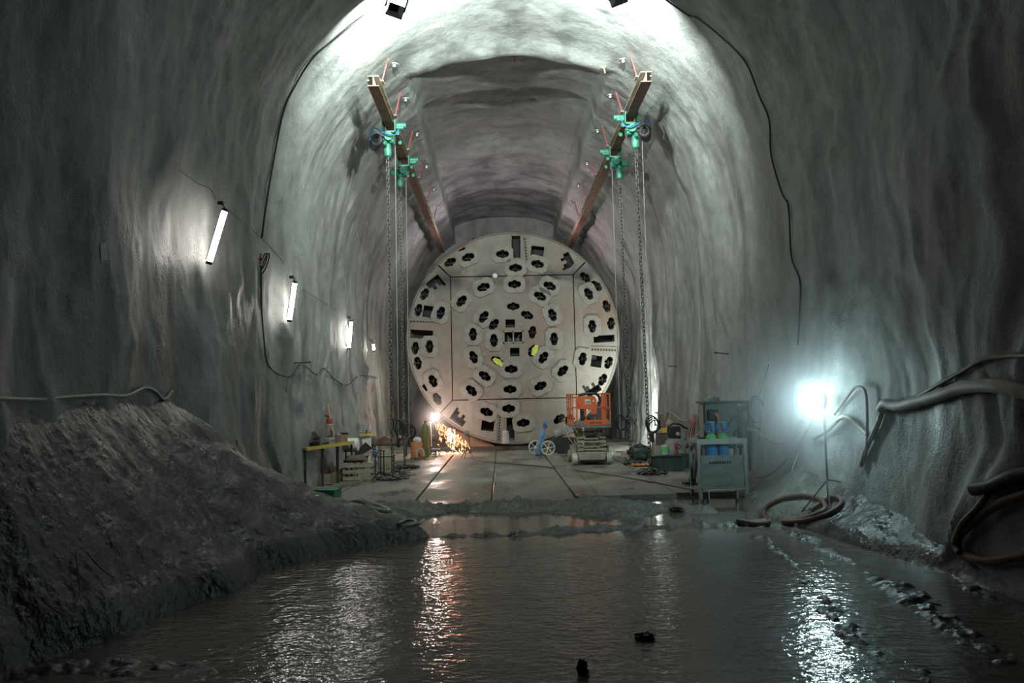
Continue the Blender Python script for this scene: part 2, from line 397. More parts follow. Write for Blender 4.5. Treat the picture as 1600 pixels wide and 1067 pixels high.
lip = np.exp(-((Yg - 23.1 - 0.3 * fbm(Sg * 0.6, 0 * Yg, 7.0, 2)) / 0.45) ** 2) * (1 - ss(np.abs(DX), 2.9, 3.3)) * (ZZ > ZS)
disp -= 0.16 * lip
disp += 0.40 * ss(Yg + 0.35 * fbm(Sg * 0.4, 0 * Yg, 9.0, 3), 32.6, 33.0) * (1 - ss(ZZ, 8, 10))
TX = CX + DX + nrm[:, 0][:, None] * disp; TZ = ZZ + nrm[:, 1][:, None] * disp
TV = np.stack([TX, Yg, TZ], 2)
iR = int(np.argmin(np.abs(prof[:80, 1] - 6.0))) + 8; iL = len(prof) - 1 - iR
wall_right = struct(grid_mesh('wall_right', TV[:iR + 1], iR + 1, len(YT), 'shotcrete'))
ceiling = struct(grid_mesh('ceiling', TV[iR:iL + 1], iL - iR + 1, len(YT), 'shotcrete'))
wall_left = struct(grid_mesh('wall_left', TV[iL:], len(prof) - iL, len(YT), 'shotcrete'))
wb = MB(); wb.plate([[(x * 1.15 + CX, z * 1.08) for x, z in prof[::8]]], 49.6, 49.9)
struct(wb.build('wall_back', 'shotcrete', shift=False))
wb2 = MB(); wb2.plate([[(x * 1.15 + CX, z * 1.08) for x, z in prof[::8]]], -4.9, -4.6)
struct(wb2.build('wall_front', 'shotcrete', shift=False))

# ------------------------------------------------------------------ ground
WZ = -0.10                                                          # level of the standing water
fl = MB(); fl.box((0.4, 33.6, -0.30), (14.6, 33.0, 0.36))
floor = struct(fl.build('floor', 'subbase', shift=False))
xs = [-6.6, -4.4, -2.75, -2.15, -0.3, 1.75, 2.35, 4.3, 7.2]
k = 0
for i in range(len(xs) - 1):
    ya = [18.4, 18.9, 18.3, 18.3, 18.6, 19.0, 19.2, 19.4][i]; L = [4.6, 4.2, 7.5, 4.8, 4.4, 7.2, 4.6, 4.9][i]
    while ya < 44:
        yb = min(ya + L, 44); rail = i in (2, 5)
        hh = (0.035 if rail else 0.0) + random.uniform(-0.008, 0.008)
        b = MB(); b.box(((xs[i] + xs[i + 1]) / 2, (ya + yb) / 2, -0.12 + hh / 2), (xs[i + 1] - xs[i] - 0.03, yb - ya - 0.03, 0.24 + hh), ch=0.012)
        o = b.build('slab', 'slab', floor); ya = yb; k += 1

gx = np.arange(-6.7, 7.5, 0.04); gy = np.arange(2.0, 21.0, 0.04)
GX, GY = np.meshgrid(gx, gy, indexing='ij')
def gp(px, py, z=WZ): p = ground(px, py, z); return (p.x, p.y)
lfoot = [(0, 1062), (150, 1008), (260, 968), (380, 922), (430, 892), (560, 862), (690, 838)]
LF = sorted([gp(*p)[::-1] for p in lfoot]); ly = [0.0] + [p[0] for p in LF] + [LF[-1][0] + 0.7, LF[-1][0] + 1.9, 18.5, 21]
lx = [LF[0][1] - 0.1] + [p[1] for p in LF] + [-1.5, -3.6, -4.9, -5.2]
XF = np.interp(GY, ly, lx) + 0.25 * fbm(GY * 0.9, GX * 0.3, 1.0, 3)
XW = -5.8
tl = np.clip((XF - GX) / np.maximum(XF - XW, 0.3), 0, 1.3)
bankL = 2.5 * tl ** 1.6 * (0.35 + 0.65 * (1 - ss(GY, 13.2, 16.5))) + 0.25 * ss(tl, 0, 0.15)
rfx = np.interp(GY, [0, 7, 10, 13, 15, 16.3, 18, 21], [6.6, 6.3, 6.1, 5.7, 5.6, 5.15, 5.5, 6.2]) + 0.2 * fbm(GY * 0.8, GX * 0.3, 4.0, 3)
tr = np.clip((GX - rfx) / np.maximum(7.0 - rfx, 0.3), 0, 1.3)
bankR = 1.5 * tr ** 1.6 * (1 - 0.4 * ss(GY, 16, 19)) * (0.45 + 0.55 * ss(GY, 13.6, 15.6)) + 0.18 * ss(tr, 0, 0.2)
H = np.full_like(GX, -0.30)
def dist_poly(pts):
    D = np.full_like(GX, 99.0)
    for (x0, y0), (x1, y1) in zip(pts[:-1], pts[1:]):
        dx, dy = x1 - x0, y1 - y0; t = np.clip(((GX - x0) * dx + (GY - y0) * dy) / (dx * dx + dy * dy), 0, 1)
        D = np.minimum(D, np.hypot(GX - x0 - t * dx, GY - y0 - t * dy))
    return D
wob = 0.28 * fbm(GX * 1.1, GY * 1.1, 3.0, 4); wob2 = fbm(GX * 3.2, GY * 3.2, 5.0, 4)
def ridge(pts, width, height, rough=1.0):
    D = dist_poly([gp(*p) for p in pts]) + wob * rough
    return height * np.exp(-(D / width) ** 2)
H += ridge([(600, 800), (700, 788), (800, 790), (900, 785), (960, 796)], 1.25, 0.42)          # churned mud before the slab
H += ridge([(780, 775), (880, 768), (960, 776)], 0.5, 0.30)
H += ridge([(690, 838), (800, 836), (950, 826), (1080, 823), (1200, 820), (1330, 820)], 0.30, 0.26, 0.5)   # lip of the pool
H += ridge([(1060, 797), (1110, 800)], 0.24, 0.28)
H += ridge([(1185, 838), (1240, 880), (1280, 930), (1330, 1000), (1450, 1062)], 0.34, 0.205, 0.7)        # wheel ruts
H += ridge([(1250, 835), (1340, 885), (1450, 950), (1580, 1040)], 0.38, 0.205, 0.7)
H += ridge([(1350, 830), (1500, 900), (1620, 960)], 0.5, 0.21, 0.7)
H += ridge([(0, 1060), (150, 1040), (330, 1045)], 0.5, 0.215, 0.6)
rowm = np.clip((H + 0.28) * 4, 0, 1)
H += rowm * (0.045 * wob2 + 0.07 * fbm(GX * 6, GY * 6, 6.0, 3) + 0.055 * fbm(GX * 11, GY * 11, 8.0, 2))
bm_ = ss(np.maximum(tl, tr), 0.0, 0.06)
bank = np.maximum(bankL * (GX < 0), bankR * (GX > 0))
lump = 0.24 * fbm(GX * 0.8, GY * 0.8, 11.0, 4) + 0.16 * np.abs(fbm(GX * 2.3, GY * 2.3, 12.0, 4)) + 0.05 * fbm(GX * 7, GY * 7, 14.0, 3)
H = np.maximum(H, -0.30 + (bank + 0.2 + lump * np.clip(bank * 1.2, 0.12, 0.7)) * bm_)
H = np.where((GY > 18.2) & (GX > -4.6) & (GX < 5.4), np.minimum(H, -0.32), H)
H += 0.02 * fbm(GX * 2, GY * 2, 21.0, 2)
mud = stuff(grid_mesh('mud', np.stack([GX, GY, H], 2), len(gx), len(gy), 'mud'))
tag(mud, 'dark wet churned mud heaped along both walls of the cavern and around the pool', 'mud')

def water_mat():
    m = bpy.data.materials.new('water'); m.use_nodes = True
    nt = m.node_tree; N = nt.nodes; L = nt.links; b = N['Principled BSDF']
    b.inputs['Roughness'].default_value = 0.055; b.inputs['Specular IOR Level'].default_value = 0.6
    tc = N.new('ShaderNodeTexCoord')
    def noise(scale, st, detail):
        mp = N.new('ShaderNodeMapping'); mp.inputs['Scale'].default_value = st; L.new(tc.outputs['Object'], mp.inputs['Vector'])
        n = N.new('ShaderNodeTexNoise'); n.inputs['Scale'].default_value = scale; n.inputs['Detail'].default_value = detail
        L.new(mp.outputs[0], n.inputs['Vector']); return n.outputs['Fac']
    r = N.new('ShaderNodeValToRGB'); e = r.color_ramp.elements
    e[0].position = 0.3; e[0].color = (0.075, 0.064, 0.054, 1); e[1].position = 0.7; e[1].color = (0.17, 0.150, 0.130, 1)
    L.new(noise(0.35, (1, 0.6, 1), 5), r.inputs['Fac']); L.new(r.outputs['Color'], b.inputs['Base Color'])
    b1 = N.new('ShaderNodeBump'); b1.inputs['Distance'].default_value = 0.028; L.new(noise(3.2, (0.55, 1.0, 1), 3), b1.inputs['Height'])
    b2 = N.new('ShaderNodeBump'); b2.inputs['Distance'].default_value = 0.015; L.new(noise(12.0, (0.7, 1.0, 1), 3), b2.inputs['Height'])
    # the ripples die out in the still pool behind the mud lip
    g = N.new('ShaderNodeSeparateXYZ'); L.new(tc.outputs['Object'], g.inputs[0])
    mr = N.new('ShaderNodeMapRange'); mr.inputs[1].default_value = 13.2; mr.inputs[2].default_value = 14.6; mr.inputs[3].default_value = 1.0; mr.inputs[4].default_value = 0.12
    L.new(g.outputs['Y'], mr.inputs[0]); L.new(mr.outputs[0], b1.inputs['Strength']); L.new(mr.outputs[0], b2.inputs['Strength'])
    L.new(b1.outputs[0], b2.inputs['Normal']); L.new(b2.outputs[0], b.inputs['Normal'])
    M['water'] = m
water_mat()
wx = np.arange(-7, 7.6, 0.25); wy = np.arange(0.5, 19.6, 0.25); WX, WY = np.meshgrid(wx, wy, indexing='ij')
water = stuff(grid_mesh('water', np.stack([WX, WY, WZ + 0.006 * fbm(WX, WY * 2, 2.0, 2)], 2), len(wx), len(wy), 'water'))
tag(water, 'shallow brown rippled water pooled over the cavern floor', 'water')

def bvh(o): return BVHTree.FromPolygons([v.co[:] for v in o.data.vertices], [tuple(p.vertices) for p in o.data.polygons])
_fb = MB(); _fb.box((0.4, 30, -0.1), (16, 25, 0.2))
TREES = [bvh(o) for o in (wall_right, wall_left, ceiling, mud)] + [BVHTree.FromPolygons(_fb.v, _fb.f)]
def hit(px, py, off=0.05):                                         # where the sight line meets wall, roof, mud or slab
    v = ray(px, py); best = None
    for t in TREES:
        h = t.ray_cast(CAM, v)
        if h[0] is not None and (best is None or h[3] < best[3]): best = h
    if best is None: return at(px, py, 20)
    n = best[1] if best[1].dot(v) < 0 else -best[1]
    return best[0] + n * off
def drop(x, y, z=6):                                               # height of the ground under a point
    zz = [h[0].z for h in (t.ray_cast(Vector((x, y, z)), Vector((0, 0, -1))) for t in TREES[3:]) if h[0] is not None]
    return max(zz) if zz else 0.0
# ------------------------------------------------------------------ lamps
def aim_rot(d): return Vector(d).to_track_quat('Y', 'Z').to_euler()
def floodlight(label, loc, aim, wd, ht, power, color, glow, group=None, spread=None, post=None, roll=0.0):
    t = thing('floodlight', label, 'lamp', loc, 0, group)
    q = Vector(aim).to_track_quat('Y', 'Z').to_matrix() @ rotm('Y', roll); t.rotation_euler = q.to_euler()
    b = MB()                                                       # housing tapers to the back, open to the front (+y)
    x, z, k = wd / 2, ht / 2, 0.62
    vs = [(-x, 0.02, -z), (x, 0.02, -z), (x, 0.02, z), (-x, 0.02, z), (-x * k, -0.16, -z * k), (x * k, -0.16, -z * k), (x * k, -0.16, z * k), (-x * k, -0.16, z * k)]
    b.add(vs, [(4, 5, 6, 7), (0, 1, 5, 4), (1, 2, 6, 5), (2, 3, 7, 6), (3, 0, 4, 7), (0, 3, 2, 1)])
    for i in range(5): b.box(((i - 2) * wd * 0.14, -0.17, 0), (0.012, 0.04, ht * 0.6))
    b.build('housing', 'black_metal', t)
    f = MB()
    for sx in (-1, 1): f.box((sx * (x - 0.01), 0.04, 0), (0.025, 0.05, ht))
    for sz in (-1, 1): f.box((0, 0.04, sz * (z - 0.01)), (wd - 0.05, 0.05, 0.025))
    f.build('lens_frame', 'black_metal', t)
    g = MB(); g.box((0, 0.035, 0), (wd - 0.05, 0.012, ht - 0.05)); g.build('lens', glow, t)
    y = MB(); y.bar((-x - 0.03, -0.05, 0), (-x - 0.03, -0.05, z + 0.16), 0.04, 0.012); y.bar((x + 0.03, -0.05, 0), (x + 0.03, -0.05, z + 0.16), 0.04, 0.012)
    y.box((0, -0.05, z + 0.16), (wd + 0.09, 0.04, 0.014)); y.build('yoke', 'black_metal', t)
    if post is not None:
        p = MB(); inv = q.inverted(); p.tube([Vector((0, -0.05, z + 0.16)), inv @ (Vector(post) - Vector(loc))], 0.016, 8); p.build('mount_post', 'black_metal', t)
    l = lamp('flood_beam', 'AREA', (0, 0.07, 0), power, color, size=wd * 0.5, size_y=ht * 0.5, spread=spread)
    l.parent = t; l.rotation_euler = (math.radians(90), 0, 0)
    return t
def up_to(x, y, z):
    h = TREES[2].ray_cast(Vector((x, y, z)), Vector((0, 0, 1))); return h[0].z if h[0] is not None else z + 1
def lamp_spot(px, py):
    Y = 19.6
    while Y > 17 and min(up_to(at(px, py, Y).x + dx, Y + dy, at(px, py, Y).z - 2) for dx in (-0.3, 0.3) for dy in (0, 1.0)) - at(px, py, Y).z < 0.55: Y -= 0.1
    return at(px, py, Y)
GREENW = (0.89, 1.0, 0.945); CYANW = (0.66, 0.95, 1.0)
p = lamp_spot(617, 16); floodlight('black floodlight hung from the roof before the beam above the tube lights', p, (0.0, 1, 0.10), 0.42, 0.30, P_ROOF, GREENW, 'lens_dim', 'roof floodlights', post=(p.x - 0.15, p.y - 0.1, up_to(p.x - 0.15, p.y - 0.1, p.z) + 0.02), roll=0.35)
p = lamp_spot(966, -3); floodlight('black floodlight hung from the roof before the beam with blue marks', p, (0.0, 1, 0.10), 0.42, 0.30, P_ROOF, GREENW, 'lens_dim', 'roof floodlights', post=(p.x + 0.15, p.y - 0.1, up_to(p.x + 0.15, p.y - 0.1, p.z) + 0.02), roll=-0.35)

# the work lamp by the right wall: a round lamp head on a post
p = at(1283, 626, 14.6); t = thing('work_lamp', 'glaring round bluish work lamp on a post before the hose-hung wall', 'lamp', (p.x, p.y, drop(p.x, p.y)))
hz = p.z - drop(p.x, p.y); ad = Vector((-1.0, 0.26, 0.06)).normalized(); Rq = ad.to_track_quat('Z', 'Y').to_matrix()
b = MB(); b.lathe([(0.08, -0.10), (0.12, -0.09), (0.20, -0.03), (0.215, 0.0), (0.20, 0.0)], 28, (0, 0, hz), Rq); b.build('lamp_head', 'black_metal', t, True)
b = MB(); b.lathe([(0.21, -0.01), (0.25, 0.03), (0.255, 0.08), (0.23, 0.16), (0.16, 0.235), (0.08, 0.265), (0.02, 0.27)], 28, (0, 0, hz), Rq); b.build('lens', 'flood_glow', t, True)
b = MB(); b.tube([(0.05, 0.02, 0.0), (0.05, 0.02, hz - 0.19)], 0.02, 10); b.build('post', 'dark_iron', t)
b = MB()
for a in (0.3, 2.4, 4.5): b.tube([(0.05, 0.02, 0.5), (0.02 + 0.45 * math.cos(a), 0.10 + 0.45 * math.sin(a), drop(p.x + 0.02 + 0.45 * math.cos(a), p.y + 0.10 + 0.45 * math.sin(a)) - t.location.z + 0.01)], 0.014, 6)
b.build('stand_leg', 'dark_iron', t)

# mist hanging round the work lamp and smoke round the cutting torch
def mist(name, label, c, r, dens, cat):
    m = bpy.data.materials.new(name); m.use_nodes = True; N = m.node_tree.nodes; N.remove(N['Principled BSDF'])
    v = N.new('ShaderNodeVolumeScatter'); v.inputs['Anisotropy'].default_value = 0.35; v.inputs['Color'].default_value = (0.95, 0.97, 1, 1)
    tc = N.new('ShaderNodeTexCoord'); ln = N.new('ShaderNodeVectorMath'); ln.operation = 'LENGTH'
    mr = N.new('ShaderNodeMapRange'); mr.inputs[1].default_value = 0.0; mr.inputs[2].default_value = r * 0.97; mr.inputs[3].default_value = dens; mr.inputs[4].default_value = 0.0
    L = m.node_tree.links; L.new(tc.outputs['Object'], ln.inputs[0]); L.new(ln.outputs['Value'], mr.inputs[0]); L.new(mr.outputs[0], v.inputs['Density'])
    L.new(v.outputs[0], N['Material Output'].inputs['Volume']); M[name] = m
    b = MB(); b.lathe([(r * max(math.sin(PI * i / 12), 0.01), -r * math.cos(PI * i / 12)) for i in range(13)], 24)
    o = b.build(name, name, None, True, shift=False, loc=c); stuff(o); tag(o, label, cat); return o
mist('mist', 'bluish mist glowing in the air round the work lamp', p + Vector((0, -0.1, 0)), 2.4, 0.26, 'mist')

# fluorescent tubes along the left wall
def tube_light(p0, p1, label, rad=0.055):
    p0, p1 = Vector(p0), Vector(p1); lo, hi = (p0, p1) if p0.z < p1.z else (p1, p0)
    t = thing('tube_light', label, 'lamp', lo, 0, 'tube lights on the wall'); d = hi - lo; u = d.normalized()
    b = MB(); b.cyl(u * 0.04, d - u * 0.04, rad, 12); b.build('tube', 'tube_glow', t, True)
    for q in (Vector((0, 0, 0)), d - u * 0.05):
        b = MB(); b.cyl(q, q + u * 0.06, rad + 0.008, 12); b.build('end_cap', 'black_metal', t, True)
    n = Vector((-1, 0, 0))
    b = MB(); b.bar(u * 0.1 + n * 0.07, d - u * 0.1 + n * 0.07, 0.05, 0.02, up=(1, 0, 0)); b.build('backplate', 'black_metal', t)
    b = MB(); b.tube([d, d + Vector((-0.05, 0.0, 0.10)), d + Vector((-0.12, 0.05, 0.14))], 0.012, 6); b.box(d + Vector((-0.09, 0, 0.12)), (0.10, 0.08, 0.07)); b.build('wire_clip', 'dark_iron', t)
    return t
tl_px = [((326, 413), (352, 327), 'long glowing tube light nearest the coiled cable with the red and white plug'), ((452, 503), (461, 440), 'glowing tube light between the coiled cable and the shorter tubes towards the machine'),
         ((545, 546), (549, 501), 'short-looking glowing tube light next to the half-hidden one by the machine')]
for a, c, lb in tl_px:
    w0 = hit(*a, 0.2); w1 = hit(*c, 0.2); Yq = min(w0.y, w1.y) - 0.45
    tube_light(at(*a, Yq), at(*c, Yq), lb)
tube_light(at(584.5, 549, 34.6), at(583, 536, 34.6), 'glowing tube light half hidden by a wall ridge beside the cutter head')

# ------------------------------------------------------------------ cutter head
YC = 35.6; pc = at(802, 526.5, YC); HS = 33.7
head = thing('cutter_head', 'huge round dusty steel cutter head of a tunnel boring machine facing the cavern', 'machine', (pc.x, YC, pc.z - 5.0))
HC = 5.0
def c1(u, v): return ((610 + u * 0.24375 - 802) / HS, (526.5 - (340 + v * 0.24375)) / HS)
def c2(u, v): return ((610 + u * 0.24375 - 802) / HS, (526.5 - (500 + v * 0.24375)) / HS)
caps = [(*c1(390, 272), 30, 0), (*c1(507, 243), 20, 1), (*c1(730, 226), 0, 1), (*c1(812, 318), 0, 1), (*c1(955, 296), -15, 1), (*c1(603, 440), 20, 1), (*c1(803, 425), 0, 1),
        (*c1(1030, 440), -25, 1), (*c1(966, 505), -30, 1), (*c1(460, 527), 50, 1), (*c1(208, 468), 60, 1), (*c1(158, 570), 75, 0), (*c1(325, 600), 70, 1), (*c1(792, 567), 0, 0),
        (*c1(880, 625), -25, 0), (*c1(600, 632), 55, 1), (*c1(665, 682), 50, 0), (*c1(1042, 628), -70, 1), (*c1(1262, 388), -50, 0), (*c1(1280, 495), -65, 1), (*c1(1298, 706), 90, 1),
        (*c1(912, 737), 80, 0), (*c1(530, 743), 90, 1), (*c1(663, 785), 90, 1), (*c1(1050, 783), 90, 1), (*c1(250, 815), 90, 1), (*c1(530, 890), -70, 1), (*c1(680, 915), -30, 0),
        (*c1(910, 855), 60, 0), (*c1(978, 902), 55, 1), (*c1(770, 972), 0, 1), (*c1(600, 1012), -35, 1), (*c1(1100, 990), 45, 1), (*c1(1230, 915), 80, 1), (*c1(1405, 945), 65, 0),
        (*c1(1342, 440), -48, 0), (*c1(1415, 572), -75, 0), (*c1(1425, 690), 85, 0), (*c1(124, 825), 85, 0), (*c1(132, 930), -80, 0), (*c2(268, 380), -65, 1), (*c2(293, 495), -65, 0),
        (*c2(513, 447), -45, 1), (*c2(760, 444), 0, 1), (*c2(955, 427), 25, 1), (*c2(607, 585), -20, 1), (*c2(748, 567), 0, 1), (*c2(840, 660), 5, 1), (*c2(1070, 640), 35, 0), (*c2(1355, 395), 60, 1)]
def capsule(hl=0.30, r=0.142):
    s = hl - r; pts = []
    for i in range(9): a = -PI / 2 + PI * i / 8; pts.append((s + r * math.cos(a), r * math.sin(a)))
    pts += [(0.085, r), (0.085, r + 0.05), (-0.085, r + 0.05), (-0.085, r)]
    for i in range(9): a = PI / 2 + PI * i / 8; pts.append((-s + r * math.cos(a), r * math.sin(a)))
    pts += [(-0.07, -r), (-0.07, -r - 0.045), (0.07, -r - 0.045), (0.07, -r)]
    return pts
def xf(pts, u, v, deg): a = math.radians(deg); c, s = math.cos(a), math.sin(a); return [(u + x * c - y * s, v + x * s + y * c) for x, y in pts]
def rect(w_, h_): return [(-w_ / 2, -h_ / 2), (w_ / 2, -h_ / 2), (w_ / 2, h_ / 2), (-w_ / 2, h_ / 2)]
EO = [(-0.36, -0.32), (0.36, -0.32), (0.36, -0.02), (0.2, -0.02), (0.2, 0.18), (0.06, 0.18), (0.06, -0.02), (-0.1, -0.02), (-0.1, 0.18), (-0.24, 0.18), (-0.24, 0.3), (-0.36, 0.3)]
opens = [(rect(0.60, 0.55), *c1(956, 215), -8), (rect(0.5, 0.55), *c1(245, 590), -10), (rect(0.55, 0.55), *c1(1315, 932), -10), (rect(0.58, 0.45), *c2(612, 674), -8),
         (rect(0.42, 1.05), *c1(818, 178), -2), (rect(1.05, 0.40), *c1(195, 735), -5), (rect(0.98, 0.34), *c1(1372, 788), 2), (rect(0.36, 1.05), *c2(757, 698), 0),
         (EO, *c1(282, 405), 218), (EO, *c1(1150, 262), 115), (EO, *c2(435, 612), -35), (EO, *c2(1290, 450), 30),
         (rect(0.34, 0.22), *c1(465, 188), 30), (rect(0.3, 0.34), *c2(208, 425), 35), (rect(0.5, 0.34), *c2(1150, 680), 38),
         (rect(0.82, 0.46), *c1(788, 765), 0), (rect(0.44, 0.38), *c1(770, 677), 0), (rect(0.44, 0.40), *c1(795, 862), 0)]
HQ = 2.87; RF = 4.86
def region(u, v):
    if abs(u) < HQ and abs(v) < HQ: return 0
    if abs(u) > abs(v): return 1 if u > 0 else 3
    return 2 if v > 0 else 4
def inside(pts, reg):                                              # keep openings clear of the panel joints and the rim
    for _ in range(60):
        bad = False
        for (x, y) in pts:
            dx = dy = 0
            r = math.hypot(x, y)
            if reg == 0:
                if abs(x) > HQ - 0.06: dx = -0.03 * (1 if x > 0 else -1)
                if abs(y) > HQ - 0.06: dy = -0.03 * (1 if y > 0 else -1)
            else:
                if r > RF - 0.05: dx, dy = -0.03 * x / r, -0.03 * y / r
                a, b_ = (x, y) if reg in (1, 3) else (y, x)
                if abs(a) < HQ + 0.06:
                    if reg in (1, 3): dx += 0.03 * (1 if x > 0 else -1)
                    else: dy += 0.03 * (1 if y > 0 else -1)
                if abs(b_) > abs(a) - 0.06:
                    if reg in (1, 3): dy -= 0.03 * (1 if y > 0 else -1)
                    else: dx -= 0.03 * (1 if x > 0 else -1)
            if dx or dy:
                pts = [(px_ + dx, py_ + dy) for px_, py_ in pts]; bad = True; break
        if not bad: return pts
    return pts
holes = {i: [] for i in range(5)}; cappos = []
for (u, v, a, pl) in caps:
    rg = region(u, v); pts = inside(xf(capsule(), u, v, a), rg)
    cu = u + pts[0][0] - xf(capsule(), u, v, a)[0][0]; cv = v + pts[0][1] - xf(capsule(), u, v, a)[0][1]
    holes[rg].append(pts); cappos.append((cu, cv, a, pl))
for (shape, u, v, a) in opens:
    rg = region(u, v); holes[rg].append(inside(xf(shape, u, v, a), rg))
def gap_ok(hs):                                                    # drop an opening that would cut into another one of its panel
    out = []
    for h in hs:
        A = np.array(h); ok = True
        for g in out:
            B = np.array(g)
            if (A[:, 0].min() < B[:, 0].max() and A[:, 0].max() > B[:, 0].min() and A[:, 1].min() < B[:, 1].max() and A[:, 1].max() > B[:, 1].min()):
                dm = np.min(np.hypot(A[:, None, 0] - B[None, :, 0], A[:, None, 1] - B[None, :, 1]))
                cA, cB = A.mean(0), B.mean(0)
                if dm < 0.02 or np.hypot(*(cA - cB)) < 0.3: ok = False
        if ok: out.append(h)
    return out
def zshift(loop): return [(x, y + HC) for x, y in loop]
g = 0.022
sq = HQ - g
b = MB(); b.plate([zshift([(-sq, -sq), (sq, -sq), (sq, sq), (-sq, sq)])] + [zshift(h) for h in gap_ok(holes[0])], 0.0, 0.22); b.build('center_panel', 'head_center', head)
for rg, a0 in ((1, 0), (2, 90), (3, 180), (4, 270)):
    outer = [(HQ + g, -HQ - g + 0.03), (HQ + g, HQ + g - 0.03)]
    outer += [(RF * math.cos(math.radians(t_)), RF * math.sin(math.radians(t_))) for t_ in np.linspace(44.6, -44.6, 41)]
    outer = xf(outer, 0, 0, a0)
    b = MB(); b.plate([zshift(outer)] + [zshift(h) for h in gap_ok(holes[rg])], 0.0, 0.22); b.build('face_segment', 'head_steel', head)
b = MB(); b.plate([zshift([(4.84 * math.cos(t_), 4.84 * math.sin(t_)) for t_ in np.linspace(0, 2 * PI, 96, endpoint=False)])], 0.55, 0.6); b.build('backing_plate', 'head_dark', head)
ry = rotm('X', -PI / 2) @ Matrix.Identity(3)
b = MB(); n = 128; vs = []; fs = []
pr = [(4.88, 0.02), (4.93, 0.0), (5.0, 0.16), (5.0, 1.9), (4.7, 1.9), (4.7, 0.5), (4.88, 0.25)]
for (r, y) in pr:
    for k in range(n): a = 2 * PI * k / n; vs.append((r * math.cos(a), y, HC + r * math.sin(a)))
for i in range(len(pr)):
    j = (i + 1) % len(pr)
    for k in range(n): fs.append((i * n + k, i * n + (k + 1) % n, j * n + (k + 1) % n, j * n + k))
b.add(vs, fs); b.build('rim', 'head_steel', head, True)
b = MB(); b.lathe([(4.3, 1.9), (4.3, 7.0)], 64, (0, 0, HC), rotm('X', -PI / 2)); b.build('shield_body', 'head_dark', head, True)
# cutter housings (proud bolted plates) and the cutters in them, sharing meshes
octo = [(-0.50, -0.22), (-0.32, -0.40), (0.32, -0.40), (0.50, -0.22), (0.50, 0.22), (0.32, 0.40), (-0.32, 0.40), (-0.50, 0.22)]
hb = MB(); hb.plate([octo, capsule(0.31, 0.15)], -0.07, 0.01); h0 = None
cb = MB(); cb.lathe([(0.09, -0.05), (0.19, -0.03), (0.205, 0.0), (0.19, 0.03), (0.09, 0.05)], 18, (0, 0, 0), rotm('X', PI / 2) @ Matrix.Identity(3)); cb.cyl((-0.0, -0.13, 0), (0.0, 0.13, 0), 0.05, 8)
c0 = None
for i, (u, v, a, pl) in enumerate(cappos):
    rot = (0, -math.radians(a), 0)
    if pl and math.hypot(u, v) < 4.4:
        if h0 is None: h0 = hb.build('cutter_housing', 'housing_steel', head, loc=(u, 0, v + HC)); h0.rotation_euler = rot
        else: child(h0, head, (u, 0, v + HC), rot)
    # the cutter ring turns about an axle across the slot
    if c0 is None: c0 = cb.build('disc_cutter', 'cutter_steel', head, True, loc=(u, 0.36, v + HC)); c0.rotation_euler = (0, -math.radians(a), PI / 2)
    else: child(c0, head, (u, 0.36, v + HC), (0, -math.radians(a), PI / 2))
# centre cutter block, bolt rows, lugs
b = MB(); u, v = c1(788, 765)
for (x0, y0, x1, y1) in ((-0.47, -0.29, 0.47, -0.23), (-0.47, 0.23, 0.47, 0.29), (-0.47, -0.29, -0.41, 0.29), (0.41, -0.29, 0.47, 0.29), (-0.03, -0.29, 0.03, 0.29)):
    b.box((u + (x0 + x1) / 2, 0.0, v + HC + (y0 + y1) / 2), (x1 - x0, 0.12, y1 - y0))
b.build('center_frame', 'housing_steel', head)
b = MB()
for s_ in (-1, 1): b.bar((u + s_ * 0.06, 0.2, v + HC - 0.2), (u + s_ * 0.3, 0.2, v + HC + 0.1), 0.05, 0.05, up=(0, 1, 0)); b.cyl((u + s_ * 0.2, 0.15, v + HC - 0.12), (u + s_ * 0.2, 0.3, v + HC - 0.12), 0.09, 12)
b.build('center_cutter', 'cutter_steel', head)
bolt0 = None
def bolt_row(a, c, n_):
    global bolt0
    for i in range(n_):
        t_ = i / (n_ - 1); x, y = a[0] + (c[0] - a[0]) * t_, a[1] + (c[1] - a[1]) * t_
        if bolt0 is None:
            bb = MB(); bb.cyl((0, -0.035, 0), (0, 0.01, 0), 0.045, 6); bolt0 = bb.build('bolt', 'head_dark', head, loc=(x, 0, y + HC))
        else: child(bolt0, head, (x, 0, y + HC))
bolt_row(c1(876, 130), c1(884, 262), 8); bolt_row(c1(135, 652), c1(275, 656), 8); bolt_row(c1(1296, 858), c1(1440, 866), 9); bolt_row(c2(690, 620), c2(682, 760), 9)
for (p0, p1) in ((c1(850, 110), c1(866, 275)), (c1(902, 120), c1(905, 270)), (c1(120, 640), c1(390, 660)), (c1(1290, 840), c1(1450, 848)), (c2(668, 620), c2(662, 770)), (c2(712, 615), c2(712, 775)), (c1(1230, 250), c1(1160, 345)), (c2(800, 690), c2(900, 685))):
    b = MB(); b.bar((p0[0], -0.015, p0[1] + HC), (p1[0], -0.015, p1[1] + HC), 0.05, 0.05, up=(0, 1, 0)); b.build('wear_strip', 'housing_steel', head)
for (u, v) in (c1(842, 685), c1(725, 845), c1(878, 940), c1(597, 870), c1(1282, 598), c1(258, 940), c1(475, 340), c2(925, 568), c2(460, 395), c2(1052, 412)):
    b = MB(); b.lathe([(0.09, 0.0), (0.09, 0.03), (0.06, 0.03), (0.055, 0.01)], 14, (u, 0, v + HC), rotm('X', PI / 2)); b.build('plug', 'housing_steel', head)
